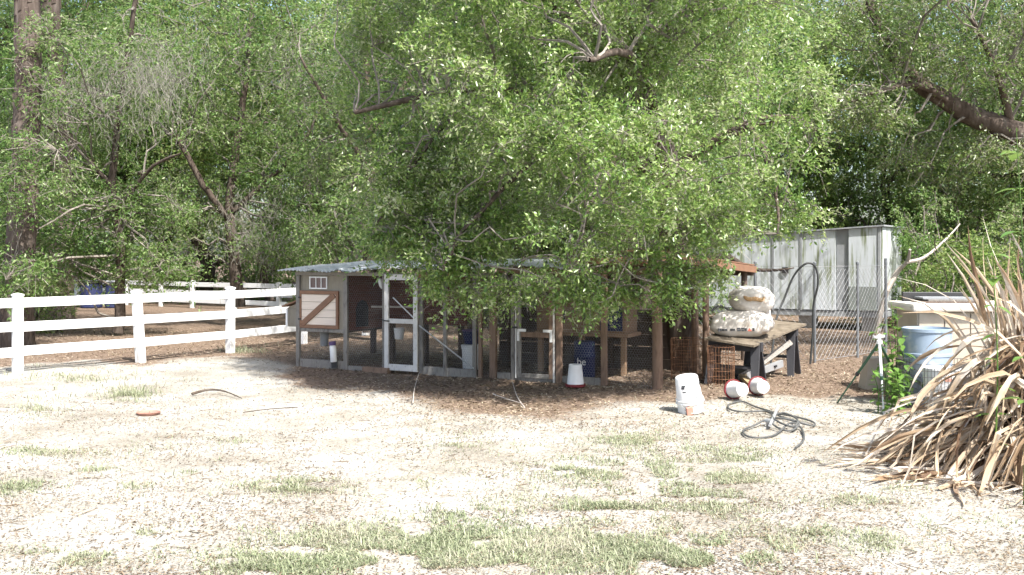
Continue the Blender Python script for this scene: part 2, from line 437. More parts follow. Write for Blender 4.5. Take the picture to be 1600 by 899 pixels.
def oak_meshes(name, seed, H, R, low, n_cl, leaf, lmat, trunk_r, twigs=9, nleaf=9, clr=.75, lean=(0, 0)):
    """one background oak: (trunk mesh, branch mesh, crown mesh)"""
    global rng
    rng = np.random.default_rng(seed); r = random.Random(seed)
    tr = MB(); br = MB(); pts = []; rad = []
    top = Vector((lean[0], lean[1], H))
    tp = limb_path((0, 0, -.15), top * .8, 0, 7, .22, r); trr = [trunk_r * (1.35 if i == 0 else 1) * (1 - .8 * i / len(tp)) for i in range(len(tp))]
    tr.tube(tp, trr, 10, False); pts += tp[4:]; rad += trr[4:]
    for i in range(13):
        z = low * .7 + (H * .85 - low * .7) * (i / 13) ** .9; k = min(len(tp) - 1, int(z / (H * .8) * len(tp)))
        a = i * 2.4 + r.uniform(-.4, .4); ln = R * r.uniform(.6, .95) * (1 - .45 * (z / H) ** 2)
        e = tp[k] + Vector((math.cos(a) * ln, math.sin(a) * ln, r.uniform(.1, 1.6)))
        lp = limb_path(tp[k], e, r.uniform(.1, .5), 6, .3, r); lr = list(np.linspace(trr[k] * .5 + .02, .018, len(lp)))
        br.tube(lp, lr, 6, False); pts += lp[2:]; rad += lr[2:]
    LP = np.array([tuple(p) for p in pts])
    C = []
    while len(C) < n_cl:
        p = np.array([r.uniform(-1, 1), r.uniform(-1, 1), r.uniform(-1, 1)]); q = p @ p
        if q > 1 or q < .12: continue
        zc = (H + low) / 2; c = np.array([p[0] * R + lean[0] * .5, p[1] * R + lean[1] * .5, zc + p[2] * (H - low) / 2])
        if vnoise(c[0] + c[2] * .7, c[1] * 1.3 + c[2], 1.5, seed) < .36: continue     # holes in the crown
        C.append(c)
    C = np.array(C)
    connect(br, C, pts, rad, .55, r, 3)
    LV, LF, A, B = foliage(C, rng.uniform(.6, 1.2, len(C)) * clr, twigs, nleaf, leaf)
    cm = np_mesh("crown", LV, LF, lmat)
    k = rng.random(len(A)) < .2
    tv, tf = seg_prisms(A[k], B[k], .006)
    t = MB(); t.v = tr.v; t.f = tr.f
    def me(mb, nm, mt):
        m = bpy.data.meshes.new(nm); m.from_pydata(mb.v, [], mb.f); m.update(); m.materials.append(mt)
        m.polygons.foreach_set("use_smooth", np.ones(len(m.polygons), dtype=bool)); return m
    n0 = len(br.v); br.v += [tuple(p) for p in tv]; br.f += [tuple(int(i) + n0 for i in f) for f in tf]
    return me(tr, "trunk", M['bark']), me(br, "branches", M['twig' if leaf < .05 else 'bark']), cm

def place_tree(meshes, name, label, cat, loc, rz, sc, group=None):
    t = thing(name, label, cat, loc, rz, group); t.scale = sc if hasattr(sc, '__len__') else (sc, sc, sc)
    for nm, me in zip(("trunk", "branches", "crown"), meshes):
        if me: link(nm, me, t)
    return t

# --- background woods
oakA = oak_meshes("a", 11, 15, 4.3, 2.0, 680, .14, M['wood_leaf'], .26)
oakB = oak_meshes("b", 12, 13, 3.8, 1.6, 580, .13, M['wood_leaf'], .19, lean=(1.2, .3))
oakC = oak_meshes("c", 13, 17, 4.8, 2.6, 700, .14, M['wood_leaf'], .30, lean=(-.8, .4))
oakD = oak_meshes("d", 14, 11, 3.0, 1.2, 430, .115, M['bush_leaf'], .12, lean=(.5, -.5))
OAKS = [oakA, oakB, oakC, oakD]
def wood_row(name, spec, label, group, seed):
    r = random.Random(seed)
    for sp in spec:
        px, Y, k, s = sp[:4]
        place_tree(OAKS[k], name, sp[4] if len(sp) > 4 else label, "tree", ((px - 800) / FPX * Y, Y, 0), r.uniform(0, 6.28), (s * r.uniform(.9, 1.1), s * r.uniform(.9, 1.1), s), group)
wood_row("oak_tree", [(-130, 27, 1, .9, "leafy oak at the left edge beyond the near white fence"), (60, 36, 0, 1.0, "oak crown filling the gap between the two pine trunks"), (195, 42, 1, 1.2, "oak behind the pale young oak, above the far white fence's left end"), (310, 43, 2, 1.05, "tall oak directly behind the crooked oak's broken limb"), (430, 39, 3, 1.3, "slim bushy oak right of the crooked oak, above the far fence"), (505, 37, 0, .95, "dark oak above the hen house end of the metal roof"), (-60, 44, 2, 1.1), (250, 43, 0, 1.15)],
         "oak deep in the back row of the wood beyond the white fences", "oaks behind the white fences", 1)
wood_row("oak_tree", [(640, 30, 1, 1.0, "oak seen left of the spreading oak, above the screen door"), (730, 34, 0, 1.0, "oak behind the left half of the spreading oak's crown"), (820, 30, 3, 1.1, "slim bushy oak behind the middle of the coop"), (920, 36, 2, 1.0, "tall oak behind the middle of the spreading oak"), (1050, 31, 1, 1.0, "oak behind the lean-to at the coop's right end"), (985, 23.5, 2, .85, "dark straight oak trunk rising close behind the middle of the run"), (1150, 38, 0, 1., "oak behind the left end of the white trailer")],
         "oak deep in the back row of the wood behind the coop", "oaks behind the coop", 2)
wood_row("oak_tree", [(1280, 40, 0, 1.0, "tall oak rising behind the white trailer's middle"), (1400, 36, 3, 1.1, "slim bushy oak behind the right end of the white trailer"), (1490, 34, 1, .95, "oak right of the trailer, below the heavy leaning limb"), (1600, 31, 0, .95, "oak at the right edge behind the dead leaf clump"), (1690, 42, 0, 1.1)],
         "oak deep in the back row of the wood behind the white trailer", "oaks behind the trailer", 3)

# --- undergrowth
def shrub_meshes(seed, R, H, n_cl, leaf, lmat):
    global rng
    rng = np.random.default_rng(seed); r = random.Random(seed); br = MB(); pts = []; rad = []
    for i in range(7):
        a = i * .9 + r.uniform(-.3, .3); e = Vector((math.cos(a) * R * r.uniform(.3, .8), math.sin(a) * R * r.uniform(.3, .8), H * r.uniform(.5, .95)))
        lp = limb_path((r.uniform(-.1, .1), r.uniform(-.1, .1), -.1), e, .1, 5, .3, r); lr = list(np.linspace(.035, .01, len(lp))); br.tube(lp, lr, 5, False); pts += lp; rad += lr
    C = []
    while len(C) < n_cl:
        p = np.array([r.uniform(-1, 1), r.uniform(-1, 1), r.uniform(0, 1)])
        if p[0] ** 2 + p[1] ** 2 + (p[2] - .35) ** 2 > .85: continue
        C.append(p * np.array([R, R, H]))
    C = np.array(C); connect(br, C, pts, rad, .8, r, 3)
    LV, LF, A, B = foliage(C, rng.uniform(.3, .6, len(C)) * (R * .5), 9, 9, leaf)
    m = bpy.data.meshes.new("stems"); m.from_pydata(br.v, [], br.f); m.update(); m.materials.append(M['twig'])
    return m, np_mesh("foliage", LV, LF, lmat)
SHR = [shrub_meshes(31, 1.4, 2.6, 80, .095, M['bush_leaf']), shrub_meshes(32, 1.1, 3.4, 80, .085, M['wood_leaf']), shrub_meshes(33, 1.2, 1.5, 60, .08, M['bush_leaf'])]
def shrubs(spec, label, group, seed):
    r = random.Random(seed)
    for (px, Y, k, s) in spec:
        t = thing("understory_shrub", label, "shrub", ((px - 800) / FPX * Y, Y, 0), r.uniform(0, 6.28), group); t.scale = (s * r.uniform(.9, 1.25), s * r.uniform(.9, 1.25), s)
        link("stems", SHR[k][0], t); link("foliage", SHR[k][1], t)
rr = random.Random(5)
shrubs([(x + rr.uniform(-25, 25), rr.uniform(40, 45), rr.randrange(3), rr.uniform(.9, 1.4)) for x in range(-60, 470, 48)] + [(-30, 24, 1, .8), (50, 25, 0, .8), (130, 42, 1, .9)],
       "shaded green shrub in the undergrowth beyond the white fences", "undergrowth beyond the fences", 21)
shrubs([(x + rr.uniform(-25, 25), rr.uniform(27, 36), rr.randrange(3), rr.uniform(.8, 1.3)) for x in range(480, 1130, 52)],
       "shaded green shrub in the undergrowth behind the chicken coop", "undergrowth behind the coop", 22)
shrubs([(x + rr.uniform(-25, 25), rr.uniform(31, 38), rr.randrange(3), rr.uniform(1.0, 1.7)) for x in range(1160, 1760, 44)] + [(1450, 26, 1, 1.1), (1520, 24, 0, .95), (1590, 25, 1, 1.), (1650, 21, 0, .9), (1410, 28, 2, 1.2)],
       "tangled green shrub in the undergrowth beyond the white trailer", "undergrowth by the trailer", 23)

# --- far woodland: one mass
rng = np.random.default_rng(41)
N = 110000
fx = rng.uniform(-48, 48, N); fy = rng.uniform(46, 62, N); fz = rng.uniform(0, 1, N) ** .9 * (9 + 8 * vnoise(fx, fy, 6, 9))
keep = vnoise(fx + fz, fz * 1.2 + fy * .3, 2.2, 8) > .33
P = np.stack([fx, fy, fz], 1)[keep]
LV, LF = leaves_geo(P, rng.normal(size=P.shape), .30, .6)
tag(link("far_woodland", np_mesh("far_woodland", LV, LF, M['wood_leaf'])), "far-off green wood closing the view", "woodland", kind="stuff")

# --- two pines at the left
def pine(loc, r0, H, label, seed, lean=(0, 0)):
    global rng
    rng = np.random.default_rng(seed); r = random.Random(seed)
    t = thing("pine_tree", label, "tree", loc)
    tp = limb_path((0, 0, -.2), (lean[0], lean[1], H), 0, 8, .05, r); rad = [r0 * (1.25 if i == 0 else 1) * (1 - .65 * i / len(tp)) for i in range(len(tp))]
    MB().tube(tp, rad, 16, False).build("trunk", M['pine_bark'], t, True)
    # bark plates are relief on the trunk
    pl = MB()
    for i in range(420):
        z = r.uniform(.1, H * .6); f = z / H; k = min(len(tp) - 2, int(f * (len(tp) - 1))); u = f * (len(tp) - 1) - k
        c = tp[k].lerp(tp[k + 1], u); R_ = rad[k] * (1 - u) + rad[k + 1] * u; a = r.uniform(0, 6.28)
        n = Vector((math.cos(a), math.sin(a), 0)); s = Vector((-n.y, n.x, 0)); w = r.uniform(.035, .07); h = r.uniform(.08, .2); o = c + n * (R_ * .955 + .004)
        q = [o - s * w - Vector((0, 0, h)), o + s * w * .8 - Vector((0, 0, h * .8)), o + s * w + Vector((0, 0, h)), o - s * w * .7 + Vector((0, 0, h * .9))]
        q2 = [p * 1 + n * r.uniform(.015, .03) for p in q]; q2 = [c.lerp(p, 1) for p in q2]; mid = sum(q2, Vector()) / 4; q2 = [mid.lerp(p, .8) for p in q2]
        pl.add(q + q2, [(4, 5, 6, 7), (0, 1, 5, 4), (1, 2, 6, 5), (2, 3, 7, 6), (3, 0, 4, 7)])
    tag(pl.build("bark_plates", M['pine_bark'], t), kind="stuff")
    br = MB(); C = []
    for i in range(16):
        z = H * (.52 + .46 * i / 16); a = i * 2.4; ln = 3.2 * (1 - .6 * i / 16); c = tp[min(len(tp) - 1, int(z / H * (len(tp) - 1)))]
        e = c + Vector((math.cos(a) * ln, math.sin(a) * ln, .6)); br.tube(limb_path(c, e, .2, 4, .2, r), list(np.linspace(.06, .015, 9)), 5, False)
        for q in range(7): C.append(tuple(c.lerp(e, .4 + .1 * q) + Vector((r.uniform(-.4, .4), r.uniform(-.4, .4), r.uniform(0, .4)))))
    br.build("branches", M['bark'], t)
    LV, LF, A, B = foliage(np.array(C), .6, 10, 14, .22, .3, .8, .05)
    link("crown", np_mesh("crown", LV, LF, M['wood_leaf']), t)
pine(((24 - 800) / FPX * 21, 21, 0), .31, 22, "tall pine trunk nearest the left edge behind the white fence", 51, (.1, .3))
pine(((94 - 800) / FPX * 28, 28, 0), .34, 22, "thick pine trunk second from the left edge behind the white fence", 52, (-.5, .2))
# low leafy boughs beside the pines
def small_tree(name, label, px, Y, limbs, C, R, leaf, lmat, seed, tw=10, nl=9, trunk_mat='bark', droop=.35, cnx=.8, moss=None):
    """hand-laid tree: limbs are (points in world, r0, r1); clumps at C in world"""
    global rng
    rng = np.random.default_rng(seed); r = random.Random(seed)
    o = Vector(((px - 800) / FPX * Y, Y, 0)); t = thing(name, label, "tree", o)
    tr = MB(); pts = []; rad = []
    for (pp, r0, r1) in limbs:
        lp = smooth_path([Vector(p) - o for p in pp], 4); lp = [p + Vector((r.uniform(-1, 1), r.uniform(-1, 1), 0)) * .03 for p in lp]
        lr = list(np.linspace(r0, r1, len(lp))); tr.tube(lp, lr, 9, False); pts += lp; rad += lr
    tr.build("trunk", M[trunk_mat], t, True)
    C = np.array(C) - np.array(o); br = MB(); connect(br, C, pts, rad, cnx, r, 4)
    LV, LF, A, B = foliage(C, R * rng.uniform(.7, 1.3, len(C)), tw, nl, leaf, droop)
    k = rng.random(len(A)) < .3; tv, tf = seg_prisms(A[k], B[k], .0045)
    n0 = len(br.v); br.v += [tuple(p) for p in tv]; br.f += [tuple(int(i) + n0 for i in f) for f in tf]
    br.build("branches", M['twig'], t)
    link("crown", np_mesh("crown", LV, LF, lmat), t)
    if moss:
        c = np.array([tuple(Vector(q) - o) for q in moss]); c = np.repeat(c, 34, 0); c = c + rng.normal(size=c.shape) * np.array([.45, .4, .35]); L_ = rng.uniform(.12, .55, len(c))
        A = []; B = []; q0 = c
        for k in range(3):
            q1 = q0 + rng.normal(size=c.shape) * .06; q1[:, 2] = q0[:, 2] - L_ / 3; A.append(q0); B.append(q1); q0 = q1
        mv, mf = seg_prisms(np.concatenate(A), np.concatenate(B), .0042); tag(link("hanging_moss", np_mesh("hanging_moss", mv, mf, M['moss']), t), kind="stuff")
    return t

r = random.Random(61)
def blob(n, cx, cy, cz, rx, ry, rz, r=r):
    out = []
    while len(out) < n:
        p = (r.uniform(-1, 1), r.uniform(-1, 1), r.uniform(-1, 1))
        if sum(a * a for a in p) < 1: out.append((cx + p[0] * rx, cy + p[1] * ry, cz + p[2] * rz))
    return out
# crooked oak with a broken limb, between the fences
Y = 27
small_tree("crooked_oak", "crooked dark oak with a leaning broken limb left of the coop", 370, Y,
    [([at(372, 480, Y), at(368, 420, Y), at(360, 345, Y), at(366, 250, Y + .5), at(385, 120, Y + 1), at(400, -60, Y + 1)], .19, .06),
     ([at(360, 345, Y), at(338, 318, Y - .3), at(312, 280, Y - .5), at(288, 235, Y - .6), at(268, 208, Y - .7)], .10, .06),
     ([at(364, 330, Y), at(410, 290, Y), at(470, 230, Y - .5), at(520, 130, Y - .5)], .08, .03)],
    blob(60, *at(300, 60, Y), 2.6, 1.8, 1.6) + blob(60, *at(430, 90, Y), 2.2, 2, 2.2) + blob(45, *at(440, 250, Y), 1.2, 1.2, 1.3) + blob(40, *at(240, 140, Y), 1.8, 1.5, 1.0) + blob(50, *at(300, 330, Y), 1.3, 1.2, 1.2) + blob(50, *at(450, 380, Y), 1.3, 1.2, .8) + blob(30, *at(330, 190, Y), 1.2, 1.2, .8), .6, .10, M['wood_leaf'], 62, moss=blob(16, *at(250, 90, Y - 1), 1.4, 1, .8) + blob(12, *at(410, 350, Y - .8), .6, .6, .8) + blob(10, *at(470, 110, Y - 1), 1.2, 1, .8))
# leafy oak in front of the pines
Y = 23.5
small_tree("young_oak", "pale leafy young oak growing between the pine trunks and the crooked oak", 185, Y,
    [([at(185, 520, Y), at(190, 400, Y), at(175, 280, Y), at(190, 150, Y), at(215, -20, Y)], .13, .05),
     ([at(180, 300, Y), at(120, 230, Y - .5), at(60, 190, Y - .8)], .06, .02), ([at(182, 330, Y), at(240, 260, Y - .6), at(285, 240, Y - 1)], .06, .02)],
    blob(70, *at(130, 190, Y), 2.2, 1.6, 1.4) + blob(60, *at(215, 330, Y), 1.5, 1.4, 1.1) + blob(50, *at(60, 330, Y - 1), 1.0, .8, 1.0) + blob(55, *at(200, 110, Y), 2.2, 1.5, 1.3) + blob(45, *at(100, 400, Y), 1.0, .8, .7) + blob(34, *at(45, 270, Y - 3.5), 1.0, .5, .9) + blob(22, *at(90, 110, Y - 3), 1.2, .6, 1.2) + blob(40, *at(240, 420, Y), 1.2, .9, .5) + blob(30, *at(20, 430, Y - 3.5), .8, .4, .4), .5, .085, M['wood_leaf'], 63, moss=blob(18, *at(230, 130, Y - 1), 1.3, .8, .6) + blob(10, *at(110, 160, Y - 1), 1.0, .6, .6))
# dark tree left of the hero, behind the coop roof
Y = 22.5
small_tree("oak_tree", "dark-trunked oak rising just behind the coop's metal roof", 577, Y,
    [([at(577, 520, Y), at(575, 400, Y), at(580, 250, Y), at(572, 100, Y), at(560, -120, Y)], .15, .07),
     ([at(577, 260, Y), at(520, 180, Y - .6), at(470, 90, Y - 1)], .07, .025), ([at(578, 220, Y), at(640, 120, Y), at(690, 20, Y)], .07, .025)],
    blob(80, *at(570, 100, Y), 2.0, 1.7, 1.8) + blob(60, *at(500, 190, Y), 1.3, 1.3, 1.6) + blob(40, *at(520, 340, Y), .9, 1., .8) + blob(40, *at(600, -60, Y), 2.0, 1.7, 1.2) + blob(40, *at(580, 330, Y), 1.0, 1., .8), .5, .085, M['wood_leaf'], 64)
# right-hand oak with a heavy leaning limb
Y = 19.5
small_tree("leaning_oak", "big shady oak at right edge with a heavy limb reaching left", 1760, Y,
    [([at(1780, 560, Y), at(1770, 420, Y), at(1740, 310, Y), at(1650, 235, Y), at(1580, 205, Y), at(1520, 180, Y), at(1465, 150, Y), at(1415, 110, Y), at(1370, 40, Y), at(1340, -60, Y)], .36, .08),
     ([at(1740, 310, Y), at(1760, 180, Y), at(1740, 40, Y), at(1700, -150, Y)], .25, .1),
     ([at(1500, 172, Y), at(1440, 135, Y - .4), at(1380, 140, Y - .8), at(1330, 160, Y - 1)], .07, .02),
     ([at(1580, 205, Y), at(1560, 120, Y - .5), at(1520, 30, Y - .8)], .09, .03)],
    blob(75, *at(1370, 25, Y), 1.5, 1.5, .8) + blob(80, *at(1520, 60, Y), 1.8, 1.6, 1.3) + blob(45, *at(1340, 170, Y - .6), 1.0, .9, .45) + blob(45, *at(1590, 200, Y + .7), 1.3, .8, .9) + blob(45, *at(1470, 240, Y + .5), 1.2, .9, .5) + blob(50, *at(1640, -20, Y), 2, 1.8, 1.5) + blob(60, *at(1450, -120, Y), 3, 2, 1.2) + blob(45, 8.6, 22.6, 8.3, 3.2, 2.0, 1.3) + blob(50, 8.3, 17.2, 7.6, 2.6, 2.6, 1.0) + blob(26, *at(1580, 90, Y - .8), 1.5, .5, .6) + blob(22, *at(1420, 80, Y - .8), 1.1, .5, .5) + blob(14, *at(1600, 240, Y - .8), .9, .5, .3), .45, .07, M['oak_leaf'], 65)  # the high blobs over trailer and yard are extra foliage added for shade

# ------------------------------------------------------------------ the hero oak over the coop
COOP_O = Vector((-3.70, 17.2, 0)); COOP_A = math.atan2(-.447, .894)
cu = np.array([.8944, -.4472]); cv = np.array([.4472, .8944])
def hero_oak():
    global rng
    rng = np.random.default_rng(71); r = random.Random(71)
    o = Vector((2.86, 16.6, 0)); t = thing("spreading_oak", "spreading bright green oak overhanging the chicken coop", "tree", o)
    limbs = [([(2.86, 16.6, -.15), (2.8, 16.5, 1.4), (2.5, 16.2, 3.0), (2.0, 15.9, 4.6), (1.55, 15.8, 6.5), (1.4, 15.8, 9.5)], .27, .10),
             ([(2.5, 16.2, 3.0), (1.2, 15.0, 3.9), (-.4, 14.3, 4.3), (-2.2, 13.9, 3.9)], .12, .03),
             ([(2.3, 16.1, 3.6), (2.0, 14.4, 4.3), (1.5, 12.9, 4.5), (.9, 11.7, 4.2)], .11, .03),
             ([(2.45, 16.2, 3.2), (3.6, 15.2, 3.9), (4.1, 14.6, 3.9), (4.4, 14.4, 3.7)], .10, .03),
             ([(2.0, 15.9, 4.6), (.4, 15.2, 5.9), (-1.2, 14.6, 6.6)], .10, .03), ([(1.9, 15.9, 5.0), (3.4, 15.3, 6.2), (4.7, 15.0, 6.8)], .10, .03),
             ([(1.7, 15.8, 6.0), (1.3, 14.0, 6.9), (1.0, 12.4, 7.0)], .09, .03),
             ([(1.2, 15.0, 3.9), (.3, 13.8, 3.2), (-.6, 13.2, 2.3), (-.9, 13.1, 1.7)], .05, .012), ([(2.0, 14.4, 4.3), (1.4, 13.4, 3.3), (.9, 13.0, 2.2), (.7, 13.0, 1.6)], .05, .012),
             ([(2.2, 15.0, 4.1), (2.3, 13.8, 3.1), (2.2, 13.3, 2.1), (2.3, 13.2, 1.5)], .05, .012), ([(3.6, 15.2, 3.9), (3.7, 14.0, 3.0), (3.6, 13.5, 2.2)], .05, .012),
             ([(1.9, 15.9, 5.0), (2.2, 17.5, 5.6), (2.4, 19, 5.8)], .09, .03), ([(-.4, 14.3, 4.3), (-1.3, 13.9, 3.3), (-1.9, 13.7, 2.3)], .04, .012)]
    tr = MB(); pts = []; rad = []
    for pp, r0, r1 in limbs:
        lp = smooth_path([Vector(p) - o for p in pp], 4)
        lp = [p + Vector((r.uniform(-1, 1), r.uniform(-1, 1), r.uniform(-.4, .4))) * (.04 if 0 < i < len(lp) - 1 else 0) for i, p in enumerate(lp)]
        lr = list(np.linspace(r0, r1, len(lp))); tr.tube(lp, lr, 10, False); pts += lp; rad += lr
    tr.build("trunk", M['bark'], t, True)
    C = []
    zx = [-3.2, -1.9, -.9, -.3, .5, 1.2, 1.9, 2.4, 2.75, 3.4, 4.4, 5.5]; zz = [2.4, 1.98, 1.68, 1.58, 1.55, 1.6, 1.65, 1.6, 1.95, 2.3, 2.5, 3.0]
    while len(C) < 1250:
        x = r.uniform(-3.0, 5.6); y = r.uniform(11.0, 19.0); z = r.uniform(1.2, 10.5)
        q = ((x - .98) / 3.55) ** 2 + ((y - 14.9) / 3.7) ** 2 + ((z - 5.2) / 5.3) ** 2
        if q > 1 or (q < .42 and r.random() < .75): continue
        if y > 15.2 and r.random() < .45: continue
        if z > 7.5 and r.random() < .5: continue
        if z < np.interp(x, zx, zz) + .25 * r.random() ** 2: continue
        if vnoise(x + .6 * z, z * 1.1 + .5 * y, .9, 77) < .36: continue
        dx = np.array([x, y]) - np.array(COOP_O[:2]); tt = dx @ cu; dd = dx @ cv
        if -.6 < tt < 7.4 and -.35 < dd < 5.0 and z < 2.45: continue
        C.append((x, y, z))
    C += blob(150, 1.5, 18.3, 6.0, 4.2, 2.6, 1.6, r) + blob(60, -1.5, 17.2, 5.6, 2.0, 1.8, 1.2, r) + blob(60, 1.3, 13.9, 5.3, 1.5, 1.0, 1.0, r) + blob(24, .2, 14.0, 3.6, 1.0, .6, .6, r)  # rear clumps are added canopy that shades the ground behind the coop
    # the low sprays that hang in front of the coop
    for (px, py, Yd, n, rx, rz) in [(690, 445, 13.6, 6, .35, .15), (660, 395, 13.7, 8, .5, .15), (740, 455, 13.5, 9, .35, .15), (800, 450, 13.4, 8, .35, .15), (880, 450, 13.3, 9, .4, .16), (930, 470, 13.2, 6, .2, .10), (965, 455, 13.2, 6, .25, .12),
                              (1040, 470, 13.2, 3, .10, .08), (1045, 440, 13.2, 7, .25, .12), (1110, 430, 13.4, 5, .25, .12), (620, 372, 13.8, 7, .45, .10), (590, 375, 13.9, 3, .22, .08), (640, 335, 13.9, 22, .55, .45), (705, 300, 13.7, 22, .6, .5), (640, 240, 14.1, 22, .6, .5), (770, 350, 13.5, 20, .6, .4), (720, 390, 13.5, 16, .5, .3), (985, 60, 13.2, 40, .9, .7), (900, 200, 13.0, 24, .8, .6), (1080, 330, 13.2, 20, .7, .4), (1250, 340, 14, 6, .35, .2)]:
        c = at(px, py, Yd); C += blob(n, c.x, c.y, c.z, rx, .4, rz, r)
    C = np.array(C) - np.array(o); br = MB(); connect(br, C, pts, rad, .9, r, 4)
    LV, LF, A, B = foliage(C, .40 * rng.uniform(.5, 1.3, len(C)), 13, 12, .064, .30, .65, .44)
    k = rng.random(len(A)) < .4; tv, tf = seg_prisms(A[k], B[k], .0026)
    n0 = len(br.v); br.v += [tuple(p) for p in tv]; br.f += [tuple(int(i) + n0 for i in f) for f in tf]
    br.build("branches", M['twig'], t)
    link("crown", np_mesh("crown", LV, LF, M['oak_leaf']), t)
hero_oak()

# pale fallen branch by the trailer
t = tag(MB().tube(smooth_path([at(1385, 455, 24), at(1402, 425, 24), at(1418, 408, 23.8), at(1422, 390, 23.6)], 4), list(np.linspace(.075, .03, 13)), 7)
    .tube(smooth_path([at(1415, 410, 23.8), at(1445, 402, 24), at(1480, 372, 24.4), at(1500, 350, 24.6)], 4), list(np.linspace(.05, .012, 13)), 6)
    .tube(smooth_path([at(1385, 455, 24), at(1375, 490, 24.1), at(1368, 520, 24.2)], 4), list(np.linspace(.075, .065, 9)), 7).build("dead_branch", M['deadwood'], None, True), "bleached dead branch leaning up behind the chain-link fence", "branch")

# ------------------------------------------------------------------ white rail fences
def rail_fence(label, bases, ph, pw, rails, rh, leans=None):
    t = thing("rail_fence", label, "fence", bases[0]); o = Vector(bases[0])
    for i, bpt in enumerate(bases):
        p = Vector(bpt) - o; d = (Vector(bases[min(i + 1, len(bases) - 1)]) - Vector(bases[max(i - 1, 0)])); a = math.atan2(d.y, d.x)
        Mx = Matrix.Translation(p) @ (Matrix.Rotation((leans or {}).get(i, 0), 4, 'Y')) @ Matrix.Rotation(a, 4, 'Z')
        h = pw / 2
        po = MB().box(-h, h, -h, h, -.12, ph - .03, Mx).build("post", M['vinyl'], t, bevel=.006)
        c = MB(); vs = [Mx @ Vector((x * h * 1.12, y * h * 1.12, ph - .03)) for x, y in ((-1, -1), (1, -1), (1, 1), (-1, 1))] + [Mx @ Vector((x * h * 1.12, y * h * 1.12, ph - .005)) for x, y in ((-1, -1), (1, -1), (1, 1), (-1, 1))] + [Mx @ Vector((0, 0, ph + .02))]
        c.add(vs, [(3, 2, 1, 0), (0, 1, 5, 4), (1, 2, 6, 5), (2, 3, 7, 6), (3, 0, 4, 7), (4, 5, 8), (5, 6, 8), (6, 7, 8), (7, 4, 8)]).build("post_cap", M['vinyl'], po)
    for i in range(len(bases) - 1):
        for z in rails:
            a = Vector(bases[i]) - o; b_ = Vector(bases[i + 1]) - o; d = (b_ - a).normalized(); l0 = math.tan((leans or {}).get(i, 0)) * z; l1 = math.tan((leans or {}).get(i + 1, 0)) * z
            MB().bar(a + d * (pw / 2 - .01) + Vector((l0, 0, z + random.uniform(-.012, .012))), b_ - d * (pw / 2 - .01) + Vector((l1, 0, z + random.uniform(-.012, .012))), .045, rh).build("rail", M['vinyl'], t, bevel=.004)
    return t
near_b = [(-10.9, 12.9, 0), (-9.43, 14.5, 0), (-8.02, 16.15, 0), (-6.60, 17.7, 0), (-5.56, 19.65, 0), (-4.55, 21.7, 0), (-3.5, 23.8, 0)]
rail_fence("white three-rail fence running from the left edge back to the coop", near_b, 1.28, .135, (1.14, .755, .35), .155, {3: math.radians(-3.5)})
far_b = [tuple(Vector((at(px, 400, Yd).x, Yd, 0))) for px, Yd in ((120, 40), (198, 38.5), (252, 37.5), (301, 36.5), (367, 35.2), (436, 34), (505, 33), (590, 32))]
rail_fence("distant white rail fence at the foot of the wood", far_b, .98, .14, (.86, .56, .26), .16)

# ------------------------------------------------------------------ chicken coop
coop = thing("chicken_coop", "long wooden chicken coop and wire run with metal roof", "chicken coop", COOP_O, COOP_A)
def cbox(name, mat, x0, x1, y0, y1, z0, z1, parent=None, bevel=.004):
    return MB().box(x0, x1, y0, y1, z0, z1).build(name, M[mat], parent or coop, bevel=bevel)
# hen house
cbox("front_wall", 'olive', .03, 1.0, .0, .025, .63, 1.58)
cbox("side_wall", 'olive', .03, .055, .03, 1.2, .63, 1.58); [cbox("side_plank", 'redwood', .975, 1.0, .03, 1.2, .63 + k * .159, .63 + k * .159 + .154) for k in range(6)]
cbox("back_wall", 'olive', .03, 1.0, 1.2, 1.225, .63, 1.6); cbox("house_floor", 'darkwood', .03, 1.0, .03, 1.2, .60, .627)
cbox("ledge", 'oldwood', .0, 1.04, -.035, -.003, .60, .66)
hatch = MB().box(.05, .88, -.045, -.002, 1.245, 1.305).box(.05, .88, -.045, -.002, .665, .72).box(.05, .10, -.044, -.003, .72, 1.245).box(.83, .88, -.044, -.003, .72, 1.245).build("hatch", M['brown'], coop, bevel=.003)
for k in range(4):
    z0 = .722 + k * .131; cbox("plank", 'cream', .101, .829, -.028, -.003, z0, z0 + .126, hatch, .004)
MB().bar((.135, -.042, .735), (.79, -.042, 1.235), .025, .085, up=(0, -1, 0)).build("spacer", None, None) if False else None
mb = MB(); d = Vector((.655, 0, .50)).normalized(); n = Vector((-d.z, 0, d.x)) * .048
q = [Vector((.125, 0, .73)), Vector((.80, 0, 1.24))]
vs = [p + s * n + Vector((0, yy, 0)) for yy in (-.052, -.029) for p in q for s in (-1, 1)]
mb.add(vs, [(0, 2, 3, 1), (4, 5, 7, 6), (0, 4, 6, 2), (1, 3, 7, 5), (0, 1, 5, 4), (2, 6, 7, 3)]).build("brace", M['brown'], hatch)
for z in (.80, 1.17): MB().box(.045, .105, -.054, -.0455, z, z + .03).build("hinge", M['black'], hatch)
vent = MB().box(.27, .64, -.03, -.002, 1.525, 1.545).box(.27, .64, -.03, -.002, 1.335, 1.355).box(.27, .288, -.029, -.003, 1.355, 1.525).box(.622, .64, -.029, -.003, 1.355, 1.525).build("vent_window", M['vinyl'], coop)
for k in (0, 1): cbox("mullion", 'vinyl', .398 + k * .11, .412 + k * .11, -.027, -.004, 1.355, 1.525, vent, 0)
for k in range(3): cbox("pane", 'pane', .288 + k * .112, .398 + k * .112, -.012, -.005, 1.356, 1.524, vent, 0)
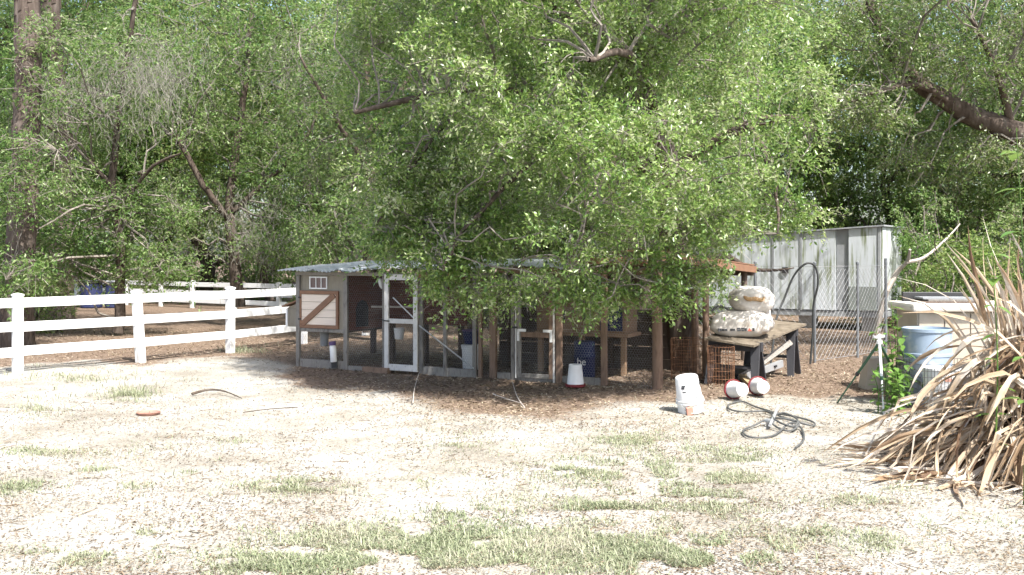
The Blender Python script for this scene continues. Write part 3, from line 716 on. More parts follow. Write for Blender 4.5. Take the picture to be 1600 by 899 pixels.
# corner and bay posts  (t, width, material, depth of post)
for (tx, w, m, h) in ((.035, .075, 'oldwood', 1.56), (1.035, .08, 'oldwood', 1.56), (1.80, .05, 'oldwood', 1.56), (2.52, .07, 'oldwood', 1.56), (2.965, .06, 'oldwood', 1.58), (3.50, .07, 'oldwood', 1.58), (3.60, .06, 'post', 1.58), (3.83, .11, 'post', 1.62), (4.17, .06, 'oldwood', 1.6), (4.95, .09, 'post', 1.64), (5.67, .09, 'post', 1.7)):
    MB().box(tx - w / 2, tx + w / 2, -.07 if m == 'post' and w > .08 else -.052, .0 - .003, -.05, h).build("post", M[m], coop, bevel=.005)
for tx in (.06, 1.02, 2.0, 3.0, 3.9, 4.9, 5.7): MB().box(tx - .045, tx + .045, 2.15, 2.24, -.05, 1.68).build("back_post", M['darkwood'], coop, bevel=.005)
for tx in (1.08, 1.78, 2.7): MB().box(tx - .05, tx + .05, 1.24, 1.34, -.05, 1.62).build("inner_post", M['darkwood'], coop, bevel=.005)
cbox("header", 'oldwood', -.02, 3.9, -.05, -.004, 1.565, 1.625); cbox("header", 'post', 3.905, 6.55, -.05, -.004, 1.63, 1.72)
cbox("back_header", 'darkwood', -.02, 6.0, 2.14, 2.2, 1.69, 1.76)
cbox("fascia", 'brown', 2.45, 3.2, -.085, -.054, 1.55, 1.635)
for k in range(5): cbox("shade_backing", 'darkwood', 2.75, 6.3, 2.255, 2.28, -.03 + k * .205, -.03 + k * .205 + .198)  # dark boards added to stand in for the shade behind the run
# red-brown boarded back wall of the open bay
for k in range(6): cbox("back_plank", 'redwood', 1.08, 2.66, 1.21, 1.232, .70 + k * .147, .70 + k * .147 + .141)
# sills
x = .08
for (a, b_, h) in ((.08, .99, .13), (1.08, 1.77, .06), (2.56, 3.46, .12), (3.9, 4.13, .10), (4.22, 4.90, .08), (5.0, 5.62, .10)): cbox("sill_board", 'oldwood', a, b_, -.045, -.006, -.03, h)
cbox("threshold", 'post', 1.45, 1.95, -.16, -.06, -.02, .07)
# screen door, weathered white, on the front
dr = MB().box(1.845, 1.925, -.095, -.058, .03, 1.60).box(2.40, 2.48, -.095, -.058, .03, 1.60).build("screen_door", M['doorwhite'], coop, bevel=.004)
for (z0, z1) in ((1.505, 1.598), (.80, .875), (.032, .135)): cbox("door_rail", 'doorwhite', 1.926, 2.399, -.092, -.061, z0, z1, dr)
MB().bar((2.0, -.066, 1.22), (2.395, -.066, .90), .02, .014).build("tension_rod", M['alu'], dr)
MB().tube([(1.80, -.10, .86), (1.86, -.11, .84), (1.95, -.10, .835)], .012, 6).build("latch", M['black'], dr)
# second door, thin pale metal edges and white corner brackets
d2 = MB().box(4.225, 4.245, -.075, -.045, .03, 1.58).box(4.86, 4.885, -.075, -.045, -.02, 1.60).build("run_door", M['doorwhite'], coop)
cbox("stile", 'oldwood', 4.25, 4.32, -.07, -.04, .04, 1.56, d2); cbox("stile", 'post', 4.79, 4.857, -.07, -.04, .04, 1.56, d2)
for (z0, z1, m) in ((.66, .74, 'post'), (.04, .11, 'oldwood'), (1.49, 1.56, 'oldwood')): cbox("rail", m, 4.321, 4.789, -.068, -.042, z0, z1, d2)
for x0, s in ((4.26, 1), (4.85, -1)): MB().box(min(x0, x0 + s * .15), max(x0, x0 + s * .15), -.082, -.071, .745, .785).box(min(x0, x0 + s * .04), max(x0, x0 + s * .04), -.082, -.071, .60, .745).build("corner_bracket", M['white'], d2)
cbox("hasp", 'black', 4.16, 4.27, -.09, -.076, .79, .82, d2)
MB().tube([(2.50, -.07, .78), (3.50, -.07, .14)], .012, 6).build("diagonal_rod", M['alu'], coop)
MB().tube([(1.12, .6, 1.02), (1.95, .62, 1.03)], .018, 8).build("perch", M['deadwood'], coop)
# pop hole in the hen house wall: a black panel painted as its dark opening
mb = MB(); prof = [(.30, .68), (.66, .68), (.66, 1.0), (.60, 1.1), (.48, 1.14), (.36, 1.1), (.30, 1.0)]
mb.add([(1.003, p, z) for p, z in prof] + [(1.012, p, z) for p, z in prof], [tuple(range(7, 14)), tuple(range(6, -1, -1))] + [(i, (i + 1) % 7, 7 + (i + 1) % 7, 7 + i) for i in range(7)]).build("pop_hole", M['black'], coop)
# nest box on the left end
nb = MB().box(-.36, .026, .15, .75, .66, .98).build("nest_box", M['olive'], coop, bevel=.004)
vs = [(-.42, .08, 1.0), (.03, .08, 1.15), (.03, .82, 1.15), (-.42, .82, 1.0)]
MB().add(vs + [(a, b_, c + .025) for a, b_, c in vs], [(3, 2, 1, 0), (4, 5, 6, 7), (0, 1, 5, 4), (1, 2, 6, 5), (2, 3, 7, 6), (3, 0, 4, 7)]).build("nest_box_lid", M['brown'], nb)
MB().add([(-.36, .15, .982), (.026, .15, .982), (.026, .15, 1.142), (-.36, .75, .982), (.026, .75, .982), (.026, .75, 1.142)], [(0, 1, 2), (3, 5, 4), (0, 2, 5, 3), (1, 4, 5, 2), (0, 3, 4, 1)]).build("nest_box_gable", M['olive'], nb)
cbox("nest_box_trim", 'vinyl', -.372, -.335, .13, .149, .66, .975, nb, 0)
# corrugated metal roof, one part for each sheet
def corrugated(name, x0, x1, y0, y1, z0, z1, rag, parent, mat):
    n = 34; m = 12; vs = []; rr_ = random.Random(int(x0 * 100) + 7)
    jag = [rr_.uniform(-1, 1) * rag for _ in range(n + 1)]; droop = rr_.uniform(0, .035)
    for lay in (0, 1):
        for j in range(m + 1):
            v = j / m
            for i in range(n + 1):
                u = i / n; yy = y0 + (y1 - y0) * v + (jag[i] if j == 0 else 0)
                vs.append((x0 + (x1 - x0) * u, yy, z0 + (z1 - z0) * v + .011 * math.sin(u * 2 * PI * 8.5) + .018 * math.sin(u * 5 + v * 6 + x0 * 3) * (1 - v) - droop * (1 - v) ** 4 * math.sin(u * 3.1) + lay * .002))
    s = (n + 1) * (m + 1); fs = []
    for j in range(m):
        for i in range(n):
            a = j * (n + 1) + i; q_ = (a, a + 1, a + n + 2, a + n + 1); fs += [q_[::-1], tuple(k + s for k in q_)]
    mb = MB(); mb.add(vs, fs); return mb.build(name, M[mat], parent, True)
for k in range(9):
    x0 = -.26 + k * .63; corrugated("roof_sheet", x0, x0 + .66, -.26 - .05 * (k % 3 == 1) + .03 * (k % 2), 2.45, 1.655 + .004 * (k % 2) + k * .012, 1.80 + k * .008, .012, coop, 'galv')
# hexagon chicken wire over the bays
def hex_wire(x0, x1, z0, z1, y, s=.042):
    A = []; B = []; hx = s * .5; hz = s * .29
    nx_ = int((x1 - x0) / s); nz_ = int((z1 - z0) / (hz * 3))
    for j in range(nz_ + 1):
        for i in range(nx_ + 1):
            ox = x0 + i * s + (hx if j % 2 else 0); oz = z0 + j * hz * 3
            if ox + hx > x1 or oz + 2 * hz > z1: continue
            A += [(ox, y, oz), (ox, y, oz), (ox, y, oz)]; B += [(ox, y, oz + hz * 2), (ox + hx, y, oz - hz), (ox - hx, y, oz - hz)]
    A = np.array(A, float); B = np.array(B, float); w = np.sin(A[:, 0] * 9) * .006; w2 = np.sin(B[:, 0] * 9) * .006; A[:, 1] += w; B[:, 1] += w2
    return seg_prisms(A, B, .0011)
for (a, b_, z0, z1, y) in ((.09, .98, .0, .6, -.02), (1.08, 1.79, .0, 1.56, -.02), (1.93, 2.395, .14, .80, -.07), (1.93, 2.395, .88, 1.5, -.07), (2.56, 3.46, .1, 1.56, -.03), (3.64, 4.13, .0, 1.58, -.03), (4.32, 4.79, .11, .66, -.06), (4.32, 4.79, .75, 1.48, -.06), (5.0, 5.62, .0, 1.3, -.03), (5.72, 6.42, .0, 1.25, -.03), (.1, 5.7, .0, 1.1, 2.19)):
    V, F = hex_wire(a, b_, z0, z1, y); tag(link("chicken_wire", np_mesh("chicken_wire", V, F, M['wire']), coop), kind="stuff")

def cw(t_, d_, z=0):   # coop coordinates to world
    return Vector((COOP_O.x + t_ * cu[0] + d_ * cv[0], COOP_O.y + t_ * cu[1] + d_ * cv[1], z))

# lean-to at the right end
lean = thing("lean_to", "brown timber lean-to on round posts at the coop's right end", "lean-to", cw(6.48, 0), COOP_A); lo = cw(6.48, 0)
def lpt(v):  # world -> lean-to local
    v = Vector(v) - lo; c, s = math.cos(-COOP_A), math.sin(-COOP_A); return Vector((v.x * c - v.y * s, v.x * s + v.y * c, v.z))
P1 = on_ground(1027, 607); P2 = at(1086, 578, 16.2); P2.z = 0; P3 = at(1103, 560, 15.9); P3.z = 0; P4 = at(1163, 560, 18.2); P4.z = 0; P5 = cw(5.1, 2.9); P6 = cw(5.25, 4.3)
for (p, h, rad_, m) in ((P1, 1.86, .075, 'post'), (P2, 1.76, .06, 'post'), (P3, 1.78, .055, 'post'), (P4, 1.60, .06, 'darkwood'), (P5, 1.78, .06, 'darkwood'), (P6, 1.62, .06, 'darkwood')):
    q = lpt(p); MB().tube([q + Vector((0, 0, -.1)), q + Vector((.004, 0, h * .3)), q + Vector((-.006, .005, h * .65)), q + Vector((0, 0, h))], [rad_ * 1.06, rad_, rad_ * .97, rad_ * .95], 12).build("post", M[m], lean, True)
a = lpt(P1) + Vector((-.05, -.1, 1.90)); b_ = lpt(P4) + Vector((.14, .25, 1.645))
MB().bar(a, b_, .06, .12).build("side_beam", M['brown'], lean, bevel=.005)
a2 = lpt(cw(5.0, -.08)) + Vector((0, 0, 1.83)); MB().bar(a2, a + Vector((0, .05, -.07)), .06, .10).build("front_beam", M['brown'], lean, bevel=.005)
a3 = lpt(cw(5.0, 4.2)) + Vector((0, 0, 1.60)); MB().bar(a3, b_ + Vector((0, -.1, -.06)), .06, .10).build("back_beam", M['darkwood'], lean, bevel=.005)
for k in range(7):
    f0 = k / 7; f1 = (k + .96) / 7
    A0 = a2.lerp(a, f0); A1 = a2.lerp(a, f1); B0 = a3.lerp(b_, f0); B1 = a3.lerp(b_, f1); up = Vector((0, 0, .075 + .004 * (k % 2))); th = Vector((0, 0, .022))
    vs = [A0 + up, A1 + up, B1 + up, B0 + up]; MB().add(vs + [p + th for p in vs], [(3, 2, 1, 0), (4, 5, 6, 7), (0, 1, 5, 4), (1, 2, 6, 5), (2, 3, 7, 6), (3, 0, 4, 7)]).build("roof_board", M['brown'], lean)
for k in range(4):
    f = .15 + k * .25; MB().bar(a2.lerp(a3, f) + Vector((0, 0, .02)), a.lerp(b_, f) + Vector((0, 0, .0)), .05, .08).build("rafter", M['post'], lean)
MB().tube([lpt(at(1062, 452, 15.6)), lpt(at(1094, 449, 15.8))], .014, 6).build("cross_pipe", M['vinyl'], lean)

# things in and around the coop
def pail(name, label, loc, r0, r1, h, mat, cat, lidmat=None, tilt=None, group=None, handle=True):
    t = thing(name, label, cat, loc, random.uniform(0, 6), group)
    if tilt: t.rotation_euler = tilt
    MB().lathe([(r0 * .96, 0), (r0, .01), (r1, h * .8), (r1 * 1.05, h * .81), (r1 * 1.05, h * .85), (r1 * 1.01, h * .86), (r1 * 1.02, h * .97), (r1 * 1.06, h * .98), (r1 * 1.06, h), (r1 * .98, h), (r1 * .95, h * .96)] if not lidmat else [(r0 * .96, 0), (r0, .01), (r1, h * .82), (r1 * 1.05, h * .83), (r1 * 1.05, h * .9)], 28).build("body", M[mat], t, True)
    if lidmat: MB().lathe([(r1 * 1.08, h * .9 + .001), (r1 * 1.08, h * .97), (r1 * .9, h)], 28).build("lid", M[lidmat], t, True)
    if handle: MB().tube([(r1 * 1.06 * math.cos(a_), -.02 - r1 * .5 * math.sin(a_), h * .84 - .3 * r1 * math.sin(a_)) for a_ in np.linspace(0, PI, 10)], .004, 5).build("handle", M['wire'], t)
    return t
pail("hanging_pail", "small white pail hanging in the open bay of the coop", cw(1.62, .7, .47), .075, .09, .19, 'white', "pail")
pail("storage_pail", "white lidded pail standing inside the run behind the pale post", cw(2.93, .9, 0), .15, .165, .42, 'white', "pail", 'white')
pail("blue_tub", "dark blue tub on top of the white pail inside the run", cw(2.93, .9, .425), .12, .15, .24, 'blue', "tub", 'purple', handle=False)
pail("metal_can", "grey-green metal can hanging under the hen house", cw(.30, .35, .33), .07, .075, .24, 'grey', "can", 'grey')
t = thing("jar_feeder", "white jar with purple lid hung on the wire under the hatch", "jar", cw(.86, -.13, .12)); t.rotation_euler = (0, math.radians(-4), 0)
MB().lathe([(.05, .0), (.055, .01), (.055, .25), (.045, .28)], 20).build("body", M['white'], t, True); MB().lathe([(.058, .282), (.058, .34), (.05, .345)], 20).build("lid", M['purple'], t, True)
MB().box(-.045, .045, -.0, .07, -.10, -.005).build("base_tray", M['black'], t)
t = thing("lamp_bottle", "small white bottle hanging from the coop roof by the screen door", "bottle", cw(1.62, .15, 1.40)); t.rotation_euler = (0, math.radians(-10), 0)
MB().lathe([(.01, -.05), (.032, .0), (.036, .02), (.036, .10), (.02, .125)], 16).build("body", M['white'], t, True); MB().tube([(0, 0, .125), (-.02, 0, .26)], .004, 5).build("cord", M['black'], t)
t = thing("roosting_box", "tan plywood nesting cabinet on legs inside the run", "cabinet", cw(4.0, 1.2), COOP_A)
MB().box(0, 1.55, 0, .55, .66, 1.22).build("carcass", M['ply'], t, bevel=.004); MB().box(-.03, 1.6, -.03, .6, .60, .659).build("bottom_rail", M['ply'], t, bevel=.003)
for xx in (.04, .78, 1.5): MB().box(xx - .04, xx + .04, .02, .1, -.02, .599).build("leg", M['ply'], t, bevel=.003)
for xx in (.45, .83): MB().box(xx, xx + .06, -.006, -.001, .82, 1.02).build("slot", M['black'], t)  # black plates painted as the shade inside the openings
MB().box(1.12, 1.5, -.012, -.001, .70, 1.15).build("panel", M['blue'], t); MB().box(.0, .38, -.012, -.001, .70, 1.16).build("door", M['ply'], t, bevel=.003)
# blue drum with white lettering
t = thing("blue_drum", "blue plastic drum with white lettering standing inside the run", "drum", cw(5.02, .78), COOP_A)
MB().lathe([(.155, 0), (.165, .02), (.165, .30), (.172, .31), (.172, .34), (.165, .35), (.165, .54), (.15, .56)], 28).build("body", M['blue'], t, True)
def text_part(txt, size, loc, parent, mat, rot=(PI / 2, 0, 0), ext=.001):
    cu_ = bpy.data.curves.new("letters", 'FONT'); cu_.body = txt; cu_.size = size; cu_.align_x = 'CENTER'; cu_.extrude = ext
    ob = bpy.data.objects.new("letters", cu_); COL.objects.link(ob)
    me = bpy.data.meshes.new_from_object(ob.evaluated_get(bpy.context.evaluated_depsgraph_get())); bpy.data.objects.remove(ob)
    me.materials.append(M[mat]); o = link("letters", me, parent); o.location = loc; o.rotation_euler = rot; return o
text_part("be", .16, (.02, -.170, .2), t, 'white')
# feeder: white cone over red tray
def feeder(label, loc, rot=(0, 0, 0), s=1.0):
    t = thing("poultry_feeder", label, "feeder", loc, 0, "red and white poultry feeders"); t.rotation_euler = rot; t.scale = (s, s, s)
    MB().lathe([(.135, .0), (.147, .01), (.15, .045), (.135, .045), (.13, .03)], 28).build("tray", M['red'], t, True)
    MB().lathe([(.125, .035), (.122, .06), (.095, .30), (.098, .31), (.09, .325)], 28).build("hopper", M['white'], t, True); return t
p = on_ground(899, 605); feeder("upright white poultry feeder on a red tray before the run", (p.x, p.y, .005))
p = on_ground(1151, 630); feeder("white feeder with red rim tipped on its side, nearer the bucket", (p.x + .02, p.y + .33, .132), (math.radians(84), 0, math.radians(14)), .9)
p = on_ground(1193, 624); feeder("white feeder with red rim tipped on its side under the workbench", (p.x, p.y + .34, .132), (math.radians(86), 0, math.radians(2)), .9)
# overturned bucket
p = on_ground(1080, 643)
t = thing("bucket", "white overturned bucket with dark print leaning left on the litter", "bucket", (p.x, p.y, .01)); t.rotation_euler = (math.radians(4), math.radians(-11), .3)
MB().lathe([(.158, 0), (.16, .01), (.156, .11), (.172, .113), (.172, .128), (.158, .13), (.157, .145), (.168, .148), (.168, .163), (.155, .166), (.137, .425), (.128, .435), (.118, .437)], 32).build("body", M['white'], t, True)
for k, (a0, z, w, h) in enumerate([(-2.55, .34, .34, .018), (-2.6, .31, .30, .03), (-2.52, .27, .30, .014), (-.75, .31, .2, .05), (-1.5, .19, .12, .012), (-1.0, .19, .16, .012)]):
    mb = MB(); r_ = .159 - (z - .1) * .07
    vs = [( (r_ + .0035) * math.cos(a0 + w * i / 5), (r_ + .0035) * math.sin(a0 + w * i / 5), z + dz) for dz in (0, h) for i in range(6)]
    mb.add(vs, [(i, i + 1, i + 7, i + 6) for i in range(5)]).build("print_mark", M['print'], t)
MB().box(-.15, -.06, -.19, -.155, .0, .11).build("handle_grip", M['terracotta'], t, bevel=.01)
MB().tube(smooth_path([(-.165, -.06, .14), (-.13, -.17, .05), (.0, -.2, .012), (.13, -.15, .04), (.165, -.05, .14)], 5), .004, 5).build("handle", M['wire'], t)

# rusty wire roll beside the bench
def wire_roll(name, label, loc, r_, h, mat, sp=.06):
    t = thing(name, label, "wire roll", loc); A = []; B = []
    n = max(12, int(2 * PI * r_ / sp)); nz_ = int(h / .1)
    for k in range(n):
        a_ = 2 * PI * k / n; a1 = 2 * PI * (k + 1) / n; A.append((r_ * math.cos(a_), r_ * math.sin(a_), 0)); B.append((r_ * math.cos(a_) * 1.02, r_ * math.sin(a_), h))
        for j in range(nz_ + 1): A.append((r_ * math.cos(a_), r_ * math.sin(a_), j * h / nz_)); B.append((r_ * math.cos(a1), r_ * math.sin(a1), j * h / nz_))
    V, F = seg_prisms(A, B, .003, 4); tag(link("wire_mesh", np_mesh("wire_mesh", V, F, M[mat]), t), kind="stuff"); return t
p = on_ground(1131, 606); wire_roll("wire_roll", "rusty wire mesh roll standing before the workbench", (p.x, p.y + .2, 0), .19, .58, 'rust', .045)
p = at(1075, 590, 15.3); wire_roll("wire_roll", "rusty wire mesh roll between the lean-to posts", (p.x, 15.4, 0), .24, .62, 'rust', .055)

# ------------------------------------------------------------------ workbench of a board on two sawhorses
def sawhorse(label, c, a_, h, w):
    t = thing("sawhorse", label, "sawhorse", c, a_, "sawhorses under the board")
    MB().box(-w / 2, w / 2, -.045, .045, h - .14, h).build("beam", M['sawhorse'], t, bevel=.008)
    for sx in (-1, 1):
        for sy in (-1, 1):
            mb = MB(); top = Vector((sx * (w / 2 - .10), sy * .028, h - .03)); bot = Vector((sx * (w / 2 - .05), sy * .20, 0))
            vs = [top + Vector((-.075, -.018, 0)), top + Vector((.075, -.018, 0)), top + Vector((.075, .018, 0)), top + Vector((-.075, .018, 0)), bot + Vector((-.05, -.018, 0)), bot + Vector((.05, -.018, 0)), bot + Vector((.05, .018, 0)), bot + Vector((-.05, .018, 0))]
            mb.add(vs, [(0, 1, 2, 3), (7, 6, 5, 4), (0, 4, 5, 1), (1, 5, 6, 2), (2, 6, 7, 3), (3, 7, 4, 0)]).build("leg", M['sawhorse'], t, bevel=.004)
    MB().box(-w / 2 + .1, w / 2 - .1, -.10, .10, h * .38, h * .38 + .03).build("brace_shelf", M['sawhorse'], t); return t
Q = [at(1100, 528, 14.75), at(1178, 540, 14.35), at(1260, 506, 15.85), at(1180, 497, 16.4)]     # board corners (left, front, right-far, back)
nearc = (Q[0] + Q[1]) / 2 ; farc = (Q[2] + Q[3]) / 2
ax = math.atan2((Q[1] - Q[0]).y, (Q[1] - Q[0]).x)
n_c = nearc.lerp(farc, .12); f_c = nearc.lerp(farc, .82)
sawhorse("charcoal plastic sawhorse under the near end of the board", (n_c.x, n_c.y, 0), ax, n_c.z - .035, .82)
sawhorse("charcoal plastic sawhorse under the far end of the board", (f_c.x, f_c.y, 0), ax, f_c.z - .035, .82)
mb = MB(); th = Vector((0, 0, .028)); mb.add([q - th for q in Q] + Q, [(3, 2, 1, 0), (4, 5, 6, 7), (0, 1, 5, 4), (1, 2, 6, 5), (2, 3, 7, 6), (3, 0, 4, 7)])
tag(mb.build("bench_board", M['tabletop']), "weathered plywood board laid across two sawhorses", "board")
tag(MB().bar(at(1156, 592, 14.9), at(1236, 535, 15.6), .09, .035, (0, -1, .6)).build("propped_plank", M['oldwood']), "grey plank propped slantwise under the workbench", "plank")
t = thing("aluminium_channel", "dull aluminium channel lying under the workbench", "channel", at(1165, 588, 14.9)); e = at(1222, 568, 15.5) - at(1165, 588, 14.9)
MB().bar((0, 0, 0), e, .05, .11).build("channel_body", M['alu'], t, bevel=.003)
MB().bar(e * .76 + Vector((0, -.045, .0)), e * .82 + Vector((0, -.045, .0)), .03, .03).build("bolt_hole", M['black'], t)
tag(MB().bar(on_ground(1160, 598) + Vector((0, .05, .10)), on_ground(1185, 612) + Vector((-.05, 0, .05)), .10, .05).build("lumber_offcut", M['board'], bevel=.003), "short yellowed board lying between the two tipped feeders", "board")
tag(MB().bar(at(1150, 588, 15.0), at(1180, 572, 15.4), .3, .05).build("bin_lid", M['black']), "flat black bin lid leaning under the workbench", "lid")

# feed bags
def bag(name, label, loc, size, rot, seed, e=.55):
    t = thing(name, label, "bag", loc); t.rotation_euler = rot
    nu, nv = 56, 30; V = np.zeros((nv + 1, nu, 3)); r2 = np.random.default_rng(seed)
    for j in range(nv + 1):
        v = -PI / 2 + PI * j / nv
        for i in range(nu):
            u = 2 * PI * i / nu; f = lambda c, p: math.copysign(abs(c) ** p, c)
            cv_ = f(math.cos(v), .55); V[j, i] = (cv_ * f(math.cos(u), e), cv_ * f(math.sin(u), e), f(math.sin(v), .75))
    X, Y_, Z = V[..., 0].copy(), V[..., 1].copy(), V[..., 2].copy()
    wr = .03 * np.sin(X * 5 + 3 * Z + seed) * np.sin(Y_ * 4 + seed) + .014 * np.sin(X * 13 + Y_ * 9 + Z * 11 + seed) + .02 * (vnoise(X * 6 + seed, Z * 6 + Y_ * 5, 1, seed + 3) - .5) + .07 * (vnoise(X * 3 + seed, Z * 3 + Y_ * 2, 1, seed) - .5)
    V *= (1 + wr)[..., None]; V[..., 2] *= (1 - .16 * np.abs(X) ** 3); V[..., 2] -= .08 * X ** 2 * (Z > 0)
    V *= np.array(size) / 2; V[..., 2] -= V[..., 2].min()
    I_ = np.arange((nv + 1) * nu).reshape(nv + 1, nu); F_ = np.stack([I_[:-1], np.roll(I_, -1, 1)[:-1], np.roll(I_, -1, 1)[1:], I_[1:]], -1).reshape(-1, 4)
    link("sack", np_mesh("sack", V, F_, M['bag'], True), t)
    return t
bx = at(1158, 528, 14.95); mz = Q[0].lerp(Q[1], .5).lerp(farc, .28).z
lb = bag("feed_bag", "full white feed bag with dark print lying on the board", (bx.x + .02, 14.98, mz - .02), (.92, .52, .40), (math.radians(4), math.radians(-2), ax * .5), 3)
for (x0, w, h, m) in ((-.30, .07, .05, 'print'), (-.215, .035, .04, 'print'), (-.09, .06, .032, 'print'), (.0, .05, .05, 'print'), (.055, .045, .05, 'print'), (.105, .04, .045, 'print')):
    pass
def print_marks(t, marks, z, ry):
    for (x0, w, h, dz, m) in marks:
        vs = []
        for (xx, zz) in ((x0, z + dz), (x0 + w, z + dz), (x0 + w, z + dz + h), (x0, z + dz + h)): vs.append((xx, -ry, zz))
        MB().add(vs + [(a_, b__ + .05, c) for a_, b__, c in vs], [(0, 1, 2, 3), (7, 6, 5, 4), (0, 4, 5, 1), (1, 5, 6, 2), (2, 6, 7, 3), (3, 7, 4, 0)]).build("print_mark", M[m], t)
print_marks(lb, [(-.33, .05, .045, 0, 'print'), (-.275, .035, .03, .006, 'print'), (-.235, .04, .03, .006, 'print'), (-.15, .07, .03, .008, 'print'), (-.05, .045, .022, .03, 'print'), (-.05, .05, .018, .0, 'print'), (.005, .045, .022, .03, 'print'), (.01, .04, .018, .0, 'print'), (.055, .03, .04, .005, 'print'), (.17, .03, .045, 0, 'print')], .12, .268)
MB().add([(.10, -.268, .12), (.155, -.268, .12), (.128, -.268, .17), (.10, -.22, .12), (.155, -.22, .12), (.128, -.22, .17)], [(0, 1, 2), (5, 4, 3), (0, 3, 4, 1), (1, 4, 5, 2), (2, 5, 3, 0)]).build("print_mark", M['redprint'], lb)
ub = bag("feed_bag", "crumpled white bag with torn brown mouth on top of the full bag", (bx.x + .17, 15.05, mz + .33), (.64, .55, .40), (math.radians(3), math.radians(3), .1), 9, .65)
MB().tube(smooth_path([(-.22, -.262, .27), (-.15, -.285, .235), (-.05, -.29, .245), (.05, -.285, .23), (.09, -.275, .28)], 4), [.012, .02, .028, .032, .03, .034, .028, .03, .034, .03, .028, .032, .028, .025, .022, .018, .01], 7).build("torn_edge", M['bagbrown'], ub)
fb = bag("feed_bag", "slumped empty white bag draped behind the two feed bags", (bx.x + .33, 15.25, mz - .0), (.36, .5, .62), (0, math.radians(-6), .2), 14, .7)

# ------------------------------------------------------------------ chain-link fence and hose
cl_pts = [at(1085, 400, 19.6), at(1180, 400, 18.6), at(1273, 400, 17.6), at(1340, 400, 18.6), at(1384, 400, 19.6)]
cl_pts = [Vector((p.x, p.y, 0)) for p in cl_pts]
t = thing("chain_link_fence", "grey chain-link fence in front of the white trailer", "fence", cl_pts[2]); o = cl_pts[2]
for i, p in enumerate(cl_pts): MB().tube([p - o + Vector((0, 0, -.1)), p - o + Vector((0, 0, 1.75 if i < 4 else 1.85))], .024 if i in (2, 3) else .03, 10).lathe([(.034, 1.74), (.034, 1.78), (.015, 1.80)], 10, Matrix.Translation(p - o)).build("post", M['steel'], t, True)
for i in range(len(cl_pts) - 1):
    a_ = cl_pts[i] - o; b_ = cl_pts[i + 1] - o; Lg = (b_ - a_).length; s = .07; A = []; B = []
    nx_ = int(Lg / s); nz_ = int(1.66 / s)
    for j in range(nz_):
        for k in range(nx_):
            u0 = k * s; z0 = .05 + j * s
            for (ua, za, ub_, zb) in (((u0, z0, u0 + s, z0 + s), (u0, z0 + s, u0 + s, z0))[(k + j) % 2],):
                pa = a_.lerp(b_, ua / Lg); pb = a_.lerp(b_, ub_ / Lg); A.append((pa.x, pa.y, za)); B.append((pb.x, pb.y, zb))
    V, F = seg_prisms(A, B, .0028); tag(link("wire_mesh", np_mesh("wire_mesh", V, F, M['wire']), t), kind="stuff")
    for z in (.05, 1.71): MB().tube([a_ + Vector((0, 0, z)), b_ + Vector((0, 0, z))], .004, 5).build("tension_wire", M['wire'], t)
hp = [at(1213, 500, 17.3), at(1224, 470, 17.5), at(1240, 432, 17.55), at(1256, 414, 17.5), at(1268, 412, 17.5), at(1276, 422, 17.5), at(1278, 445, 17.45), at(1271, 478, 17.45), at(1270, 520, 17.4), at(1266, 565, 17.3)]
hp = hp[::-1]; hp[0].z = .02; hp.append(at(1195, 545, 17.0)); hp[-1].z = .03; hp[-1].x += .1
tag(MB().tube(smooth_path(hp, 5), .019, 8).build("black_hose", M['hose'], None, True), "black hose looped over a chain-link fence post", "hose")
tag(MB().tube(smooth_path([at(1112, 487, 17), at(1122, 478, 17), at(1132, 480, 17), at(1142, 492, 17), at(1150, 540, 16.9)], 5), .018, 8).build("hose_end", M['hose'], None, True), "short black hose arching behind the feed bags", "hose")

# ------------------------------------------------------------------ white trailer behind the fence
tl = at(1010, 400, 28.5); tr_ = at(1378, 400, 25.0)
tl.z = 0; tr_.z = 0; d = (tr_ - tl); Lt = d.length; ang = math.atan2(d.y, d.x)
t = thing("trailer", "dirty white panelled box trailer standing on blocks behind the fence", "trailer", tl, ang)
pts = [(0.0, .30), (.30, .57), (.57, .685), (.685, .825), (.825, .872), (.872, .985)]
zb = .50; zt = lambda f: 2.25 + .38 * f
for k, (f0, f1) in enumerate(pts):
    x0 = f0 * Lt + .012; x1 = f1 * Lt - .012; yo = .05 if k == 4 else 0
    vs = [(x0, yo, zb), (x1, yo, zb), (x1, yo, zt(f1)), (x0, yo, zt(f0))]; MB().add(vs + [(a_, b__ + .03, c) for a_, b__, c in vs], [(0, 1, 2, 3), (7, 6, 5, 4), (0, 4, 5, 1), (1, 5, 6, 2), (2, 6, 7, 3), (3, 7, 4, 0)]).build("wall_panel", M['trailer' if k != 4 else 'grey'], t)
for f in (.57, .685, .99):
    MB().box(f * Lt - .03, f * Lt + .03, -.02, .05, zb - .02, zt(f) + .01).build("corner_trim", M['grey'], t)
MB().box(.875 * Lt, .98 * Lt, -.028, -.003, zb + .02, zb + .62).build("lower_patch", M['trailer_dark'], t)
MB().add([(0, .06, zb), (Lt, .06, zb), (Lt, .06, zt(1)), (0, .06, zt(0)), (0, 2.3, zb), (Lt, 2.3, zb), (Lt, 2.3, zt(1)), (0, 2.3, zt(0))], [(0, 1, 2, 3), (7, 6, 5, 4), (0, 4, 5, 1), (1, 5, 6, 2), (3, 7, 4, 0)]).build("box_body", M['trailer'], t)
